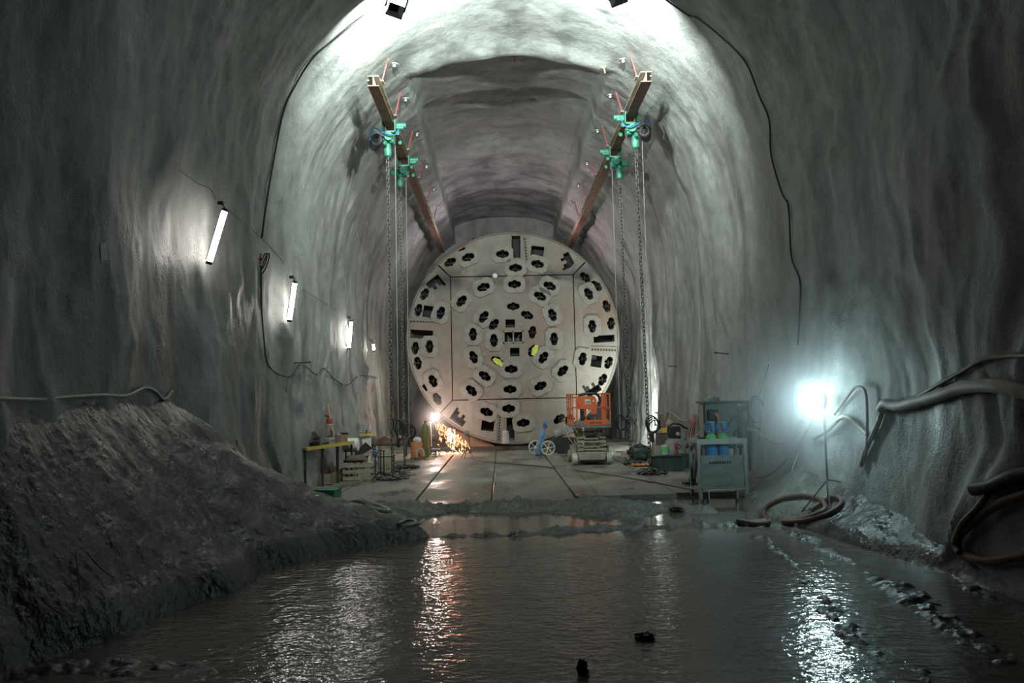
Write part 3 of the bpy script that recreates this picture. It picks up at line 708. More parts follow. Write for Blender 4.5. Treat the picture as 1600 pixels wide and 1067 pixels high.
for (u, v, a) in ((*c1(688, 922), -40), (*c1(922, 852), 62)):
    b = MB(); pts = [(-0.27, -0.10), (0.0, -0.15), (0.27, -0.08), (0.25, 0.06), (0.02, 0.13), (-0.25, 0.05)]; b.plate([pts], 0, 0.03)
    o = b.build('cover_sheet', 'lime_sheet', head, loc=(u, -0.075, v + HC)); o.rotation_euler = (0, -math.radians(a), 0); o['label'] = 'bright yellow-green sheet stuffed in a cutter slot'
u, v = c1(678, 366); b = MB(); b.lathe([(0.10, 0.0), (0.13, 0.05), (0.10, 0.1), (0.04, 0.12)], 16, (u, 0.01, v + HC), rotm('X', PI / 2)); o = b.build('cap', 'white_plastic', head, True); o['label'] = 'white round cap'
b = MB(); u, v = c2(725, 765); b.lathe([(0.2, -0.25), (0.16, 0.2), (0.12, 0.34)], 14, (u, -0.12, v + HC + 0.1)); b.build('bottom_lug', 'grey_paint', head, True)
# cradle under the head
cr = thing('cradle', 'low dark steel cradle bed under the bottom of the cutter head', 'support', (pc.x, YC + 0.6, 0))
b = MB(); b.box((0, 0.2, 0.1), (6.4, 1.2, 0.2)); b.build('bed', 'dark_iron', cr)
for sx in (-1, 1):
    b = MB(); b.add([(sx * 1.0, -0.3, 0.2), (sx * 3.2, -0.3, 0.2), (sx * 3.2, -0.3, 1.15), (sx * 1.0, -0.3, 0.24), (sx * 1.0, 0.8, 0.2), (sx * 3.2, 0.8, 0.2), (sx * 3.2, 0.8, 1.15), (sx * 1.0, 0.8, 0.24)],
          [(0, 1, 2, 3), (7, 6, 5, 4), (0, 4, 5, 1), (1, 5, 6, 2), (2, 6, 7, 3), (3, 7, 4, 0)]); b.build('wedge_block', 'rust_beam', cr)

# lamps behind the head that light the roof and the wall beside it
def back_lamp(loc, power, color, label, hang=1.0):
    t = thing('bulkhead_lamp', label, 'lamp', loc, 0, 'lamps behind the cutter head')
    b = MB(); b.lathe([(0.06, 0.1), (0.1, 0.04), (0.1, 0.0)], 16); b.build('lamp_cap', 'black_metal', t, True)
    b = MB(); b.lathe([(0.09, 0.0), (0.10, -0.08), (0.06, -0.17), (0.02, -0.19)], 16); b.build('bulb', 'bulb_glow', t, True)
    if hang > 0: b = MB(); b.tube([(0, 0, 0.08), (0, 0.25, 0.08), (0, 0.25, -hang)], 0.02, 6); b.build('bracket', 'black_metal', t)
    l = lamp('bulb_light', 'POINT', (0, 0, -0.3), power, color, radius=0.15); l.parent = t
back_lamp((-1.3, 40.0, 10.75), P_BACK, (0.98, 0.92, 1.0), 'bare white lamp behind the upper rim of the cutter head', 1.35)
back_lamp((2.3, 40.0, 10.75), P_BACK, (1.0, 0.70, 0.76), 'bare pinkish lamp behind the upper rim of the cutter head', 1.5)
back_lamp((-3.9, 38.2, 4.2), P_BACK * 0.5, (1.0, 0.86, 0.66), 'unseen warm lamp added behind the cutter head to light the wall beside it', 0)  # added lamp, kept out of view behind the rim, warms the left wall
p = at(985, 657, 32.4)
floodlight('square black floodlight turned to the bright wall beside the cutter head', p, (0.72, 0.75, 0.42), 0.36, 0.36, P_WALL, (0.93, 1.0, 0.93), 'lens_dim', roll=PI / 4, post=(p.x, p.y, 0.0))

# ------------------------------------------------------------------ runway beams and chain hoists
ZB = 11.2; YN = 20.9
XL = at(583, 120, YN).x; XR = at(1010, 120, YN).x
for side, X, lb in ((-1, XL, 'long rusty steel runway beam under the roof above the tube lights'), (1, XR, 'long rusty steel runway beam with blue paint marks under the roof')):
    t = thing('runway_beam', lb, 'beam', (X, YN, ZB), 0, 'runway beams'); Lb = 25.0
    b = MB(); b.box((0, Lb / 2, 0.0125), (0.31, Lb, 0.025)); b.build('bottom_flange', 'rust_beam', t)
    b = MB(); b.box((0, Lb / 2, 0.2875), (0.31, Lb, 0.025)); b.build('top_flange', 'beam_paint', t)
    b = MB(); b.box((0, Lb / 2, 0.15), (0.02, Lb, 0.25)); b.build('web', 'beam_paint', t)
    k = 0
    for yy in (0.5, 3.2, 6.6, 10.2, 13.8, 17.4):
        zt = up_to(X - side * 0.25, YN + yy, ZB + 0.4) - ZB
        b = MB(); b.box((0, yy, 0.32), (0.46, 0.26, 0.03)); b.build('hanger_plate', 'beam_paint', t)
        b = MB(); b.tube([(-side * 0.18, yy - 0.05, 0.33), (-side * 0.34, yy + 0.08, max(zt, 0.5))], 0.02, 8); b.build('hanger_rod', 'red_paint', t)
        b = MB(); b.lathe([(0.13, 0), (0.13, 0.03), (0.06, 0.03), (0.05, 0.10)], 12, (-side * 0.42, yy + 0.75, max(up_to(X - side * 0.42, YN + yy + 0.75, ZB + 0.2) - ZB - 0.02, 0.3)), rotm('X', PI)); b.build('anchor_plate', 'bright_steel', t)
    if side > 0:
        for yy in (0.75, 2.6): b = MB(); b.box((-0.012, yy, 0.16), (0.006, 0.28, 0.10)); o = b.build('paint_mark', 'hose_blue', t)

def chain_mesh(path, pitch=0.128, wire=0.016, half=0.088, wd=0.042):
    P = [Vector(p) for p in path]; seg = [(P[i + 1] - P[i]).length for i in range(len(P) - 1)]; tot = sum(seg); b = MB(); n = int(tot / pitch)
    for i in range(n):
        d = (i + 0.5) * pitch; k = 0
        while k < len(seg) - 1 and d > seg[k]: d -= seg[k]; k += 1
        c = P[k].lerp(P[k + 1], d / seg[k]); T = (P[k + 1] - P[k]).normalized()
        a = Vector((0.7, 0.7, 0.1)) if abs(T.z) > 0.5 else Vector((0, 0, 1))
        U = T.cross(a).normalized(); Vv = T.cross(U)
        if i % 2: U = Vv
        s_ = half - wd; ring = []
        for j in range(10):
            an = 2 * PI * j / 10; ring.append(c + T * ((s_ if math.cos(an) > 0 else -s_) + wd * math.cos(an)) + U * wd * math.sin(an))
        b.tube(ring, wire, 4, closed=True)
    return b
def hoist(X, Y, side, zdrop, coil, label, cx, rx, bottom, pile, seed):
    rnd = random.Random(seed)
    t = thing('chain_hoist', label, 'hoist', (X, Y, ZB - 0.02), 0, 'chain hoists on the runway beams')
    b = MB()                                                       # trolley side plates with wheels on the bottom flange
    for s_ in (-1, 1): b.box((s_ * 0.20, 0, -0.06), (0.025, 0.46, 0.36))
    b.box((0, 0, -0.22), (0.44, 0.22, 0.06)); b.build('trolley_frame', 'hoist_green', t)
    for s_ in (-1, 1):
        for q in (-0.14, 0.14):
            b = MB(); b.cyl((s_ * 0.12, q, 0.085), (s_ * 0.18, q, 0.085), 0.06, 12); b.build('trolley_wheel', 'dark_iron', t, True)
    b = MB(); b.cyl((-side * 0.22, 0.08, 0.02), (-side * 0.52, 0.08, 0.02), 0.085, 14); b.cyl((-side * 0.24, -0.14, -0.12), (-side * 0.46, -0.14, -0.12), 0.065, 12); b.build('trolley_motor', 'hoist_green', t, True)
    b = MB(); b.box((0, 0.02, -0.44), (0.34, 0.36, 0.30), ch=0.05); b.cyl((0, -0.26, -0.42), (0, 0.30, -0.42), 0.13, 14); b.build('hoist_body', 'hoist_green', t, True)
    b = MB(); b.cyl((side * 0.16, 0.0, -0.46), (side * 0.46, 0.0, -0.46), 0.12, 14); b.cyl((side * 0.46, 0, -0.46), (side * 0.50, 0, -0.46), 0.09, 14); b.build('hoist_motor', 'black_metal' if coil else 'hoist_green', t, True)
    b = MB(); b.lathe([(0.10, -0.62), (0.13, -0.80), (0.11, -1.0), (0.05, -1.05)], 14, (cx, -0.05, 0.0)); b.build('chain_guide', 'hoist_green', t, True)
    for q in ((-side * 0.30, -0.2, -0.30), (-side * 0.34, 0.05, -0.52), (side * 0.1, -0.24, -0.62)):
        b = MB(); b.cyl(q, (q[0], q[1] - 0.12, q[2] - 0.06), 0.055, 10); b.build('valve', 'hoist_green', t, True)
    if coil:
        b = MB(); b.tube(catmull([(-side * 0.34, -0.16, -0.12), (-side * 0.2, -0.34, -0.42), (side * 0.12, -0.34, -0.36), (side * 0.44, -0.26, -0.16), (side * 0.60, -0.12, -0.44), (side * 0.44, -0.08, -0.62)], 7), 0.022, 7); b.build('air_hose', 'hose_blue', t, True)
        b = MB(); [b.torus((side * (0.40 + 0.03 * q_), -0.12 + 0.05 * q_, -0.50 - 0.05 * q_), 0.15 - 0.02 * q_, 0.06, 18, 7, axis=(0.3 - 0.2 * q_, 1, 0.1 * q_)) for q_ in range(4)]; b.build('hose_coil', 'black_rubber', t, True)
    zf = -(ZB - 0.02)
    base = Vector((cx, -0.05, -1.0)); end = Vector((bottom[0] - X, bottom[1] - Y, zf + 0.12))
    path = [base, base.lerp(end, 0.5) + Vector((0, 0, 0)), Vector((base.x * 0.25 + end.x * 0.75, base.y * 0.25 + end.y * 0.75, zf + 2.2)), end]
    path = catmull(path, 5); q = Vector(end)
    for i in range(pile):
        a = rnd.uniform(0, 2 * PI); rr = rnd.uniform(0.08, 0.34); path.append(Vector((end.x + rr * 1.5 * math.cos(a), end.y + rr * math.sin(a), zf + 0.04 + rnd.random() * 0.20 * max(0.0, 1 - rr * 2.4))))
    o = chain_mesh(path).build('load_chain', 'chain_steel', t); stuff(o)
    b = MB(); b.tube([(rx, 0.1, -0.6), (rx, 0.1, zf + zdrop)], 0.012, 6); b.build('control_cable', 'grey_paint', t)
    b = MB(); b.box((rx, 0.1, zf + zdrop - 0.12), (0.10, 0.09, 0.30), ch=0.02); b.build('pendant_control', 'black_metal', t)
    b = MB()
    for q_ in range(4): b.torus((rx + 0.03 * q_, 0.1 + 0.03 * q_, zf + zdrop + 0.30 - 0.03 * q_), (0.34 if coil and side < 0 else 0.26) - 0.02 * q_, 0.018, 20, 6, axis=(0.25 * q_ - 0.3, 1, 0.05), sx=(0.35 if coil and side < 0 else 0.8))
    b.build('cable_coil', 'black_rubber', t, True)
gL = ground(616, 742); gL2 = ground(640, 722); gR = ground(1026, 744); gR2 = ground(984, 724)
hoist(XL, 24.0, -1, 1.25, True, 'green chain hoist with a blue hose on the beam above the tube lights', -0.06, 0.16, (XL - 0.02, 24.0), 26, 1)
hoist(XL, 27.6, -1, 1.05, False, 'plain green chain hoist behind the hose-wrapped one on the beam above the tube lights', -0.15, 0.06, (XL - 0.1, 27.6), 16, 2)
hoist(XR, 23.6, 1, 1.25, True, 'green chain hoist with a black hose bundle on the beam with blue marks', 0.12, 0.36, (XR + 0.28, 23.8), 30, 3)
hoist(XR, 27.0, 1, 1.2, False, 'plain green chain hoist on the beam with blue marks, above the orange lift', 0.14, -0.1, (XR + 0.25, 27.2), 16, 4)
# ------------------------------------------------------------------ scissor lift
g = ground(926, 726.5); t = thing('scissor_lift', 'orange scissor lift with lowered platform and pale scissor arms on the slab', 'lift', (g.x, g.y + 0.1, 0))
for sx in (-1, 1):
    for yy in (0.12, 1.75):
        b = MB(); b.cyl((sx * 0.52, yy, 0.21), (sx * 0.70, yy, 0.21), 0.21, 20); wh = b.build('wheel', 'pale_hose', t, True)
        b = MB(); b.cyl((sx * 0.70, yy, 0.21), (sx * 0.715, yy, 0.21), 0.10, 12); b.build('hub', 'lift_grey', wh, True)
b = MB(); b.box((0, 0.95, 0.34), (1.0, 2.1, 0.22), ch=0.02); b.box((0, -0.08, 0.24), (0.9, 0.05, 0.10)); b.box((0, 0.95, 0.16), (0.8, 1.4, 0.16)); b.build('chassis', 'lift_grey', t)
b = MB(); b.box((-0.58, 0.95, 0.46), (0.16, 1.1, 0.36), ch=0.02); b.build('battery_box', 'lift_grey', t)
b = MB(); b.box((0.58, 0.95, 0.46), (0.16, 1.1, 0.36), ch=0.02); b.build('battery_box', 'lift_grey', t)
zz = [0.48, 0.76, 1.04, 1.30]
for s_ in range(3):
    for sx in (-1, 1):
        for q, (ya, yb) in enumerate(((0.1, 1.9), (1.9, 0.1))):
            xo = sx * (0.42 - 0.07 * q); b = MB(); b.bar((xo, ya, zz[s_] + 0.04), (xo, yb, zz[s_ + 1] - 0.02), 0.06, 0.11); b.build('scissor_arm', 'lift_grey', t)
    for yy in (0.1, 1.9):
        b = MB(); b.cyl((-0.46, yy, zz[s_] + 0.04), (0.46, yy, zz[s_] + 0.04), 0.035, 10); b.build('cross_tube', 'lift_grey', t, True)
    b = MB(); b.box((0, 0.06, zz[s_] + 0.16), (0.62 - 0.1 * s_, 0.05, 0.05)); b.build('cross_brace', 'olive' if s_ == 2 else 'lift_grey', t)
    for sx in (-1, 1):
        b = MB(); b.box((sx * 0.40, 0.02, zz[s_] + 0.06), (0.22, 0.05, 0.09)); b.box((sx * 0.40, 0.02, zz[s_] + 0.2), (0.22, 0.05, 0.06)); b.build('arm_bracket', 'lift_grey', t)
b = MB(); b.box((0, 0.95, 1.365), (1.36, 2.3, 0.09)); b.box((0, -0.22, 1.34), (1.38, 0.04, 0.04)); b.build('platform', 'grey_deck', t)
b = MB(); b.box((0.14, -0.2, 1.50), (0.82, 0.02, 0.19)); o = b.build('toe_board', 'lift_orange', t)
b = MB()
for i in range(12): b.box((-0.05 + i * 0.035, -0.213, 1.49), (0.022, 0.006, 0.05 if i % 3 else 0.07))
b.build('lettering', 'print_dark', o)
for sx in (-1, 1): b = MB(); b.box((sx * 0.665, 0.95, 1.50), (0.02, 2.3, 0.19)); b.build('toe_board', 'lift_orange' if sx < 0 else 'grey_deck', t)
b = MB(); b.box((-0.45, -0.2, 1.49), (0.36, 0.02, 0.16)); b.box((0.62, -0.2, 1.49), (0.12, 0.02, 0.16)); b.build('kick_plate', 'grey_deck', t)
for (x, y) in ((-0.66, -0.2), (-0.52, -0.2), (0.40, -0.2), (0.48, -0.2), (0.66, -0.2), (-0.66, 0.6), (-0.66, 1.35), (-0.66, 2.08), (0.66, 0.6), (0.66, 1.35), (0.66, 2.08), (0.0, 2.08)):
    b = MB(); b.box((x, y, 1.97), (0.045, 0.045, 1.12)); b.build('rail_post', 'lift_orange', t)
for z in (2.0, 2.51):
    b = MB(); b.bar((-0.66, -0.2, z), (-0.66, 2.08, z), 0.045, 0.045); b.bar((0.66, -0.2, z), (0.66, 2.08, z), 0.045, 0.045); b.bar((-0.66, 2.08, z), (0.66, 2.08, z), 0.045, 0.045)
    if z > 2.2: b.bar((-0.66, -0.2, z), (-0.40, -0.2, z), 0.045, 0.045); b.bar((0.36, -0.2, z), (0.66, -0.2, z), 0.045, 0.045)
    else: b.bar((0.40, -0.2, z), (0.66, -0.2, z), 0.045, 0.045)
    b.build('guard_rail', 'lift_orange', t)
b = MB(); b.plate([[(-0.48, 1.98), (-0.26, 1.98), (-0.02, 1.98), (-0.02, 1.80), (0.10, 1.80), (0.18, 1.80), (0.18, 2.34), (0.10, 2.44), (-0.44, 2.44), (-0.50, 2.38)]], -0.28, -0.12); cpn = b.build('control_cabinet', 'lift_orange', t)
b = MB(); b.box((-0.13, -0.287, 2.24), (0.19, 0.012, 0.17)); o = b.build('decal', 'white_plastic', cpn); o['label'] = 'white warning sticker with a yellow head'
b = MB(); b.box((-0.13, -0.294, 2.335), (0.19, 0.006, 0.03)); b.build('decal_head', 'yellow_paint', cpn)
b = MB()
for i in range(3): b.box((-0.18 + i * 0.05, -0.295, 2.22 + 0.01 * (i % 2)), (0.03, 0.006, 0.07))
b.build('decal_print', 'print_dark', cpn)
b = MB(); b.box((0.08, -0.287, 2.26), (0.06, 0.012, 0.06)); b.build('decal', 'white_plastic', cpn)
b = MB(); b.tube(catmull([(-0.46, -0.2, 2.47), (-0.1, -0.24, 2.53), (0.2, -0.2, 2.50), (0.32, -0.16, 2.30), (0.24, -0.14, 2.14)], 5), 0.05, 8); b.build('padded_bar', 'black_rubber', t, True)
b = MB(); b.box((-0.32, -0.1, 1.78), (0.14, 0.12, 0.42), ch=0.02); b.build('control_box', 'black_metal', t)
b = MB(); b.box((-0.31, -0.165, 1.92), (0.08, 0.012, 0.06)); b.build('decal', 'white_plastic', t)
b = MB(); b.tube([(-0.20, -0.2, 1.42), (-0.20, -0.2, 2.0)], 0.022, 8); b.tube([(0.12, -0.2, 1.42), (0.12, -0.2, 1.85)], 0.022, 8); b.build('gate_tube', 'lift_orange', t)
b = MB(); b.box((-0.1, 0.3, 1.60), (0.22, 0.2, 0.18)); b.build('tool_box', 'pale_wood', t)

# ------------------------------------------------------------------ gas cylinder trolley and pump by the head
g = ground(846, 711.5); t = thing('cylinder_trolley', 'two-wheeled trolley with pale spoked wheels holding a leaning blue gas cylinder', 'trolley', (g.x, g.y, 0))
def spoked(parent, c, r, ax=(0, 1, 0)):
    b = MB(); b.torus(c, r - 0.035, 0.035, 28, 8, axis=ax); wh = b.build('wheel', 'pale_hose', parent, True)
    b = MB(); c = Vector(c); b.cyl(c - Vector(ax) * 0.04, c + Vector(ax) * 0.04, 0.05, 12); b.build('hub', 'white_plastic', wh, True)
    for i in range(6):
        a = i * PI / 3 + 0.2; b = MB(); b.bar(c, c + Vector((math.cos(a), 0, math.sin(a))) * (r - 0.04), 0.03, 0.045, up=(0, 1, 0)); b.build('spoke', 'white_plastic', wh)
spoked(t, (0.27, -0.12, 0.31), 0.31); spoked(t, (-0.22, 0.42, 0.31), 0.31)
b = MB(); b.cyl((0.27, -0.12, 0.31), (0.22, 0.42, 0.31), 0.02, 8); b.cyl((0.22, 0.42, 0.31), (-0.22, 0.42, 0.31), 0.02, 8); b.build('axle', 'dark_iron', t)
b = MB(); b.tube([(-0.12, 0.05, 0.06), (0.18, 0.12, 1.1), (0.30, 0.12, 1.2)], 0.018, 8); b.box((-0.1, -0.02, 0.035), (0.30, 0.28, 0.03)); b.bar((-0.05, 0.1, 0.3), (0.27, 0.1, 0.31), 0.03, 0.03); b.build('frame', 'dark_iron', t)
gc = thing('gas_cylinder', 'leaning blue gas cylinder with a dark blue cap on the spoked-wheel trolley', 'cylinder', (g.x - 0.13, g.y - 0.02, 0.055)); gc.rotation_euler = (0, math.radians(14), 0)
b = MB(); b.lathe([(0.11, 0), (0.125, 0.02), (0.125, 0.93), (0.10, 1.04), (0.05, 1.10)], 20); b.build('body', 'cyl_blue', gc, True)
b = MB(); b.lathe([(0.035, 1.09), (0.04, 1.18)], 10); b.box((0, -0.06, 1.15), (0.10, 0.10, 0.06)); b.build('valve', 'red_paint', gc)
b = MB(); b.lathe([(0.06, 1.18), (0.085, 1.22), (0.085, 1.34), (0.05, 1.40)], 14); b.build('cap', 'hose_blue', gc, True)
g2 = ground(884, 709); t = thing('drive_pump', 'grey electric pump on a dark block between the gas trolley and the orange lift', 'pump', (g2.x, g2.y + 0.5, 0))
b = MB(); b.box((-0.05, 0, 0.33), (0.95, 0.7, 0.66), ch=0.03); b.build('base_block', 'black_metal', t)
b = MB(); b.lathe([(0.14, 0), (0.20, 0.03), (0.20, 0.5), (0.16, 0.56)], 18, (-0.45, -0.1, 0.78), rotm('Y', math.radians(68))); b.build('motor', 'grey_paint', t, True)
for i in range(6): b = MB(); b.torus((-0.40 + i * 0.075, -0.1, 0.80 + i * 0.03), 0.205, 0.012, 18, 5, axis=(0.93, 0, 0.37)); b.build('cooling_fin', 'grey_paint', t, True)
b = MB(); b.box((0.12, -0.12, 1.0), (0.44, 0.40, 0.38), rotm('Y', -0.35), ch=0.03); b.build('gear_case', 'grey_paint', t)
b = MB(); b.add([(0.2, -0.2, 0.9), (0.75, -0.2, 1.45), (0.55, -0.2, 0.8), (0.2, 0.1, 0.9), (0.75, 0.1, 1.45), (0.55, 0.1, 0.8)], [(0, 1, 2), (5, 4, 3), (0, 3, 4, 1), (1, 4, 5, 2), (2, 5, 3, 0)]); b.build('spout', 'dark_iron', t)
b = MB(); b.box((0.66, -0.1, 0.62), (0.42, 0.5, 0.30), rotm('Y', 0.25), ch=0.03); b.build('side_tank', 'olive', t)
b = MB(); b.tube(catmull([(0.02, -0.3, 1.5), (0.0, -0.36, 1.2), (0.0, -0.42, 1.0), (0.22, -0.48, 0.55), (0.55, -0.52, 0.2), (0.85, -0.5, 0.05)], 6), 0.02, 7); b.build('hose', 'pipe_plastic', t, True)

# ------------------------------------------------------------------ cutting torch, sparks and what stands round them
ya = 34.2; pa = at(680, 651, ya); gz = ground(672, 712)
t = thing('cutting_torch', 'upright cutting lance throwing a white-hot flame beside the cutter head', 'torch', (gz.x, ya, 0))
o3 = Vector((gz.x, ya, 0)); tip = pa - o3
b = MB(); b.tube([(0, 0, 0.35), (0.0, 0, 1.0), (-0.02, 0, 1.35), tip + Vector((-0.06, 0, -0.10))], 0.022, 8); b.tube([(-0.02, 0, 1.3), (-0.07, 0, 1.42)], 0.016, 6); b.build('lance', 'bright_steel', t, True)
b = MB(); b.bar((0, 0, 0.82), (0.14, -0.02, 0.84), 0.03, 0.03); b.build('handle', 'bright_steel', t)
b = MB(); b.box((0, 0, 0.03), (0.3, 0.3, 0.06)); b.cyl((0, 0, 0.06), (0, 0, 0.36), 0.035, 8); b.build('foot', 'dark_iron', t)
b = MB(); b.lumps(tip, 0.16, 3, 14, 8, 0.2); b.build('flame', 'arc_glow', t, True)
l = lamp('flame_light', 'POINT', tip + Vector((0.0, -0.35, 0.0)), P_ARC, (1.0, 0.68, 0.56), radius=0.12); l.parent = t
rnd = random.Random(5)
def streak(b, p, d, r): b.tube([p, p + d], [r, r * 0.4], 4)
sp = MB(); sh = MB()
for i in range(150):
    u = rnd.random(); px = 684 + 44 * u ** 0.9 + rnd.gauss(0, 4); top = 655 + 0.72 * (px - 684) - 1; py = top + abs(rnd.gauss(0, 11)) + rnd.random() * 10
    if py > 706: continue
    p = at(px, py, ya - 0.1 + rnd.uniform(-0.3, 0.2)); streak(sp, p, Vector((rnd.gauss(0.02, 0.03), rnd.gauss(0, 0.02), -rnd.uniform(0.04, 0.16))), rnd.uniform(0.004, 0.008))
for i in range(60):
    px = 704 + rnd.gauss(0, 5); py = 682 + rnd.gauss(0, 10)
    if py > 704 or py < 666: continue
    p = at(px, py, ya - 0.15 + rnd.uniform(-0.2, 0.2)); streak(sh, p, Vector((rnd.gauss(0.01, 0.03), 0, -rnd.uniform(0.06, 0.2))), rnd.uniform(0.005, 0.011))
for i in range(50):
    px = 697 + rnd.gauss(0, 14); p = at(px, 709, ya - 0.2); p.z = abs(rnd.gauss(0, 0.05)) + 0.015; p.y += rnd.uniform(-0.5, 0.3)
    streak(sh, p, Vector((rnd.gauss(0, 0.09), rnd.gauss(0, 0.05), rnd.uniform(0, 0.05))), rnd.uniform(0.006, 0.013))
st = thing('sparks', 'shower of orange sparks falling from the cutting flame to the floor', 'sparks', (pa.x + 0.5, ya, 0)); st['kind'] = 'stuff'
for nm, mb, mm in (('falling_sparks', sp, 'spark_glow'), ('hot_sparks', sh, 'spark_hot')):
    mb.v = [(x - st.location.x, y - st.location.y, z) for x, y, z in mb.v]; stuff(mb.build(nm, mm, st))
l = lamp('spark_light', 'POINT', (0.15, -0.35, 0.35), P_ARC * 0.3, (1.0, 0.34, 0.17), radius=0.25); l.parent = st
mist('smoke', 'thin glowing smoke round the cutting flame', pa + Vector((0.1, -0.2, -0.1)), 1.5, 0.14, 'smoke')
g = ground(681, 713); t = thing('stool', 'small square stool in the sparks under the cutting flame', 'stool', (g.x, g.y - 0.1, 0))
b = MB(); b.box((0, 0, 0.30), (0.34, 0.3, 0.07), ch=0.01); b.build('seat', 'grey_paint', t)
b = MB(); b.box((0, 0, 0.13), (0.10, 0.1, 0.27)); b.build('pedestal', 'grey_paint', t)
b = MB(); b.box((0, 0, 0.012), (0.26, 0.26, 0.024)); b.build('foot_plate', 'grey_paint', t)
g = ground(666, 714); t = thing('gas_cylinder', 'tall olive gas cylinder standing next to the cutting lance', 'cylinder', (g.x - 0.02, g.y, 0))
b = MB(); b.lathe([(0.13, 0), (0.15, 0.03), (0.15, 1.2), (0.11, 1.36), (0.04, 1.42)], 20); b.build('body', 'olive', t, True)
b = MB(); b.lathe([(0.03, 1.41), (0.03, 1.5)], 10); b.cyl((-0.05, 0, 1.5), (0.05, 0, 1.5), 0.03, 10); b.build('valve', 'dark_iron', t, True)
g = ground(651, 716); t = thing('drum', 'dented orange drum with white rags on top beside the olive cylinder', 'drum', (g.x, g.y, 0))
b = MB(); b.lathe([(0.24, 0), (0.25, 0.02), (0.235, 0.24), (0.25, 0.26), (0.235, 0.5), (0.25, 0.66), (0.23, 0.67)], 20); b.build('body', 'orange_board', t, True)
b = MB(); b.lumps((0.03, -0.02, 0.75), 0.17, 9, 12, 7, 0.5, (1.1, 1, 0.8)); b.build('rags', 'white_plastic', t, True)
g = ground(656, 717); t = thing('bent_pipe', 'short pale bent pipe standing in front of the orange drum', 'pipe', (g.x, g.y - 0.1, 0))
b = MB(); b.tube(catmull([(-0.12, 0, 0.06), (-0.1, 0, 0.3), (0.02, 0, 0.40), (0.14, 0, 0.36), (0.18, 0, 0.1)], 5), 0.05, 10); b.build('tube', 'pipe_plastic', t, True)
b = MB(); b.box((-0.12, 0, 0.03), (0.18, 0.18, 0.06)); b.build('flange', 'dark_iron', t)

# tripod with the cable that runs over the slab
g = ground(730, 716); t = thing('cable_tripod', 'little dark tripod on the slab before the sparks with a pale cable end', 'tripod', (g.x, g.y, 0))
for a in (0.5, 2.6, 4.4): b = MB(); b.tube([(0, 0, 0.42), (0.3 * math.cos(a), 0.25 * math.sin(a), 0.012)], 0.014, 6); b.build('leg', 'dark_iron', t)
b = MB(); b.cyl((0, 0, 0.38), (0, 0, 0.95), 0.02, 8); b.build('mast', 'pipe_plastic', t)
b = MB(); b.lathe([(0.05, 0.93), (0.10, 1.0), (0.08, 1.12), (0.03, 1.14)], 12, (0, 0, 0)); b.build('head', 'grey_paint', t, True)
def cable(name, pts, r, m, label, cat='cable', sub=6, n=7, group=None):
    b = MB(); b.tube(catmull(pts, sub), r, n); return tag(b.build(name, m, None, True), label, cat, group)
gt = Vector((g.x, g.y, 0))
pts = [gt + Vector((0.07, 0, 1.05)), gt + Vector((0.12, -0.03, 0.6)), gt + Vector((0.2, -0.2, 0.15))] + [ground(x, y, 0.02) for x, y in ((752, 720), (790, 724), (840, 728), (900, 735), (960, 743), (1020, 753), (1086, 766))]
cable('extension_cable', pts, 0.018, 'rust_hose', 'thin brown cable trailing across the slab from the tripod to the bottle rack')

# ------------------------------------------------------------------ workbench along the left wall and its clutter
BA, BB, ZT = Vector((-5.5, 21.6, 0)), Vector((-4.72, 24.4, 0)), 1.2
BU = (BB - BA).normalized(); BN = Vector((-BU.y, BU.x, 0)); BRZ = -math.asin(BU.x)
def bY(px): return BA.y + (BB.y - BA.y) * (px - 472) / 78.0
def bench_pt(px, z, dx=0.0):
    v = ray(px, 685); c = BA + BU * 0.0                              # where the sight line crosses the bench edge
    t_ = (BA - CAM).cross(BU).z / v.cross(BU).z
    q = CAM + v * t_ - BN * dx; q.z = z; return q
t = thing('workbench', 'long plank workbench with a yellow edge along the wall under the tube lights', 'bench', (BA + BB) / 2, BRZ); yl = (BB - BA).length / 2
b = MB(); b.box((-0.28, 0, ZT - 0.05), (0.62, 2 * yl, 0.05)); b.build('plank', 'wood', t)
b = MB(); b.box((0.045, 0, ZT - 0.045), (0.03, 2 * yl, 0.10)); b.build('edge_strip', 'yellow_paint', t)
for q in (-0.97, -0.3, 0.35, 0.97):
    for xx in (-0.52, -0.02): b = MB(); b.box((xx, q * yl, (ZT - 0.07) / 2), (0.05, 0.05, ZT - 0.07)); b.build('leg', 'dark_iron', t)
def on_bench(name, px, label, cat, dx=-0.25): p = bench_pt(px, ZT - 0.024, dx); return thing(name, label, cat, p, BRZ)
t = on_bench('bag', 494, 'slumped black bag on the bare end of the plank workbench', 'bag', -0.12)
b = MB(); b.lumps((0, 0, 0.17), 0.24, 4, 14, 9, 0.45, (0.9, 1.3, 0.75)); b.v = [(x, y, max(z, 0.0)) for x, y, z in b.v]; b.build('sack', 'black_rubber', t, True)
b = MB(); b.tube(catmull([(0, -0.25, 0.26), (0.03, -0.1, 0.4), (0.03, 0.1, 0.4), (0, 0.25, 0.28)], 5), 0.018, 6); b.build('strap', 'black_rubber', t, True)
t = on_bench('tray', 510, 'low dark tool tray on the workbench beside the black bag', 'tray', -0.2)
b = MB(); b.box((0, 0, 0.012), (0.30, 0.45, 0.024)); [b.box((sx * 0.165, 0, 0.05), (0.012, 0.45, 0.09)) for sx in (-1, 1)]; b.build('pan', 'dark_iron', t)
for i in range(3): b = MB(); b.cyl((-0.1, -0.15 + 0.12 * i, 0.045), (0.1, -0.10 + 0.12 * i, 0.045), 0.02, 8); b.build('tool', 'grey_paint', t)
t = on_bench('case', 520, 'pale grey tool case on the workbench in front of the orange board', 'case', -0.12)
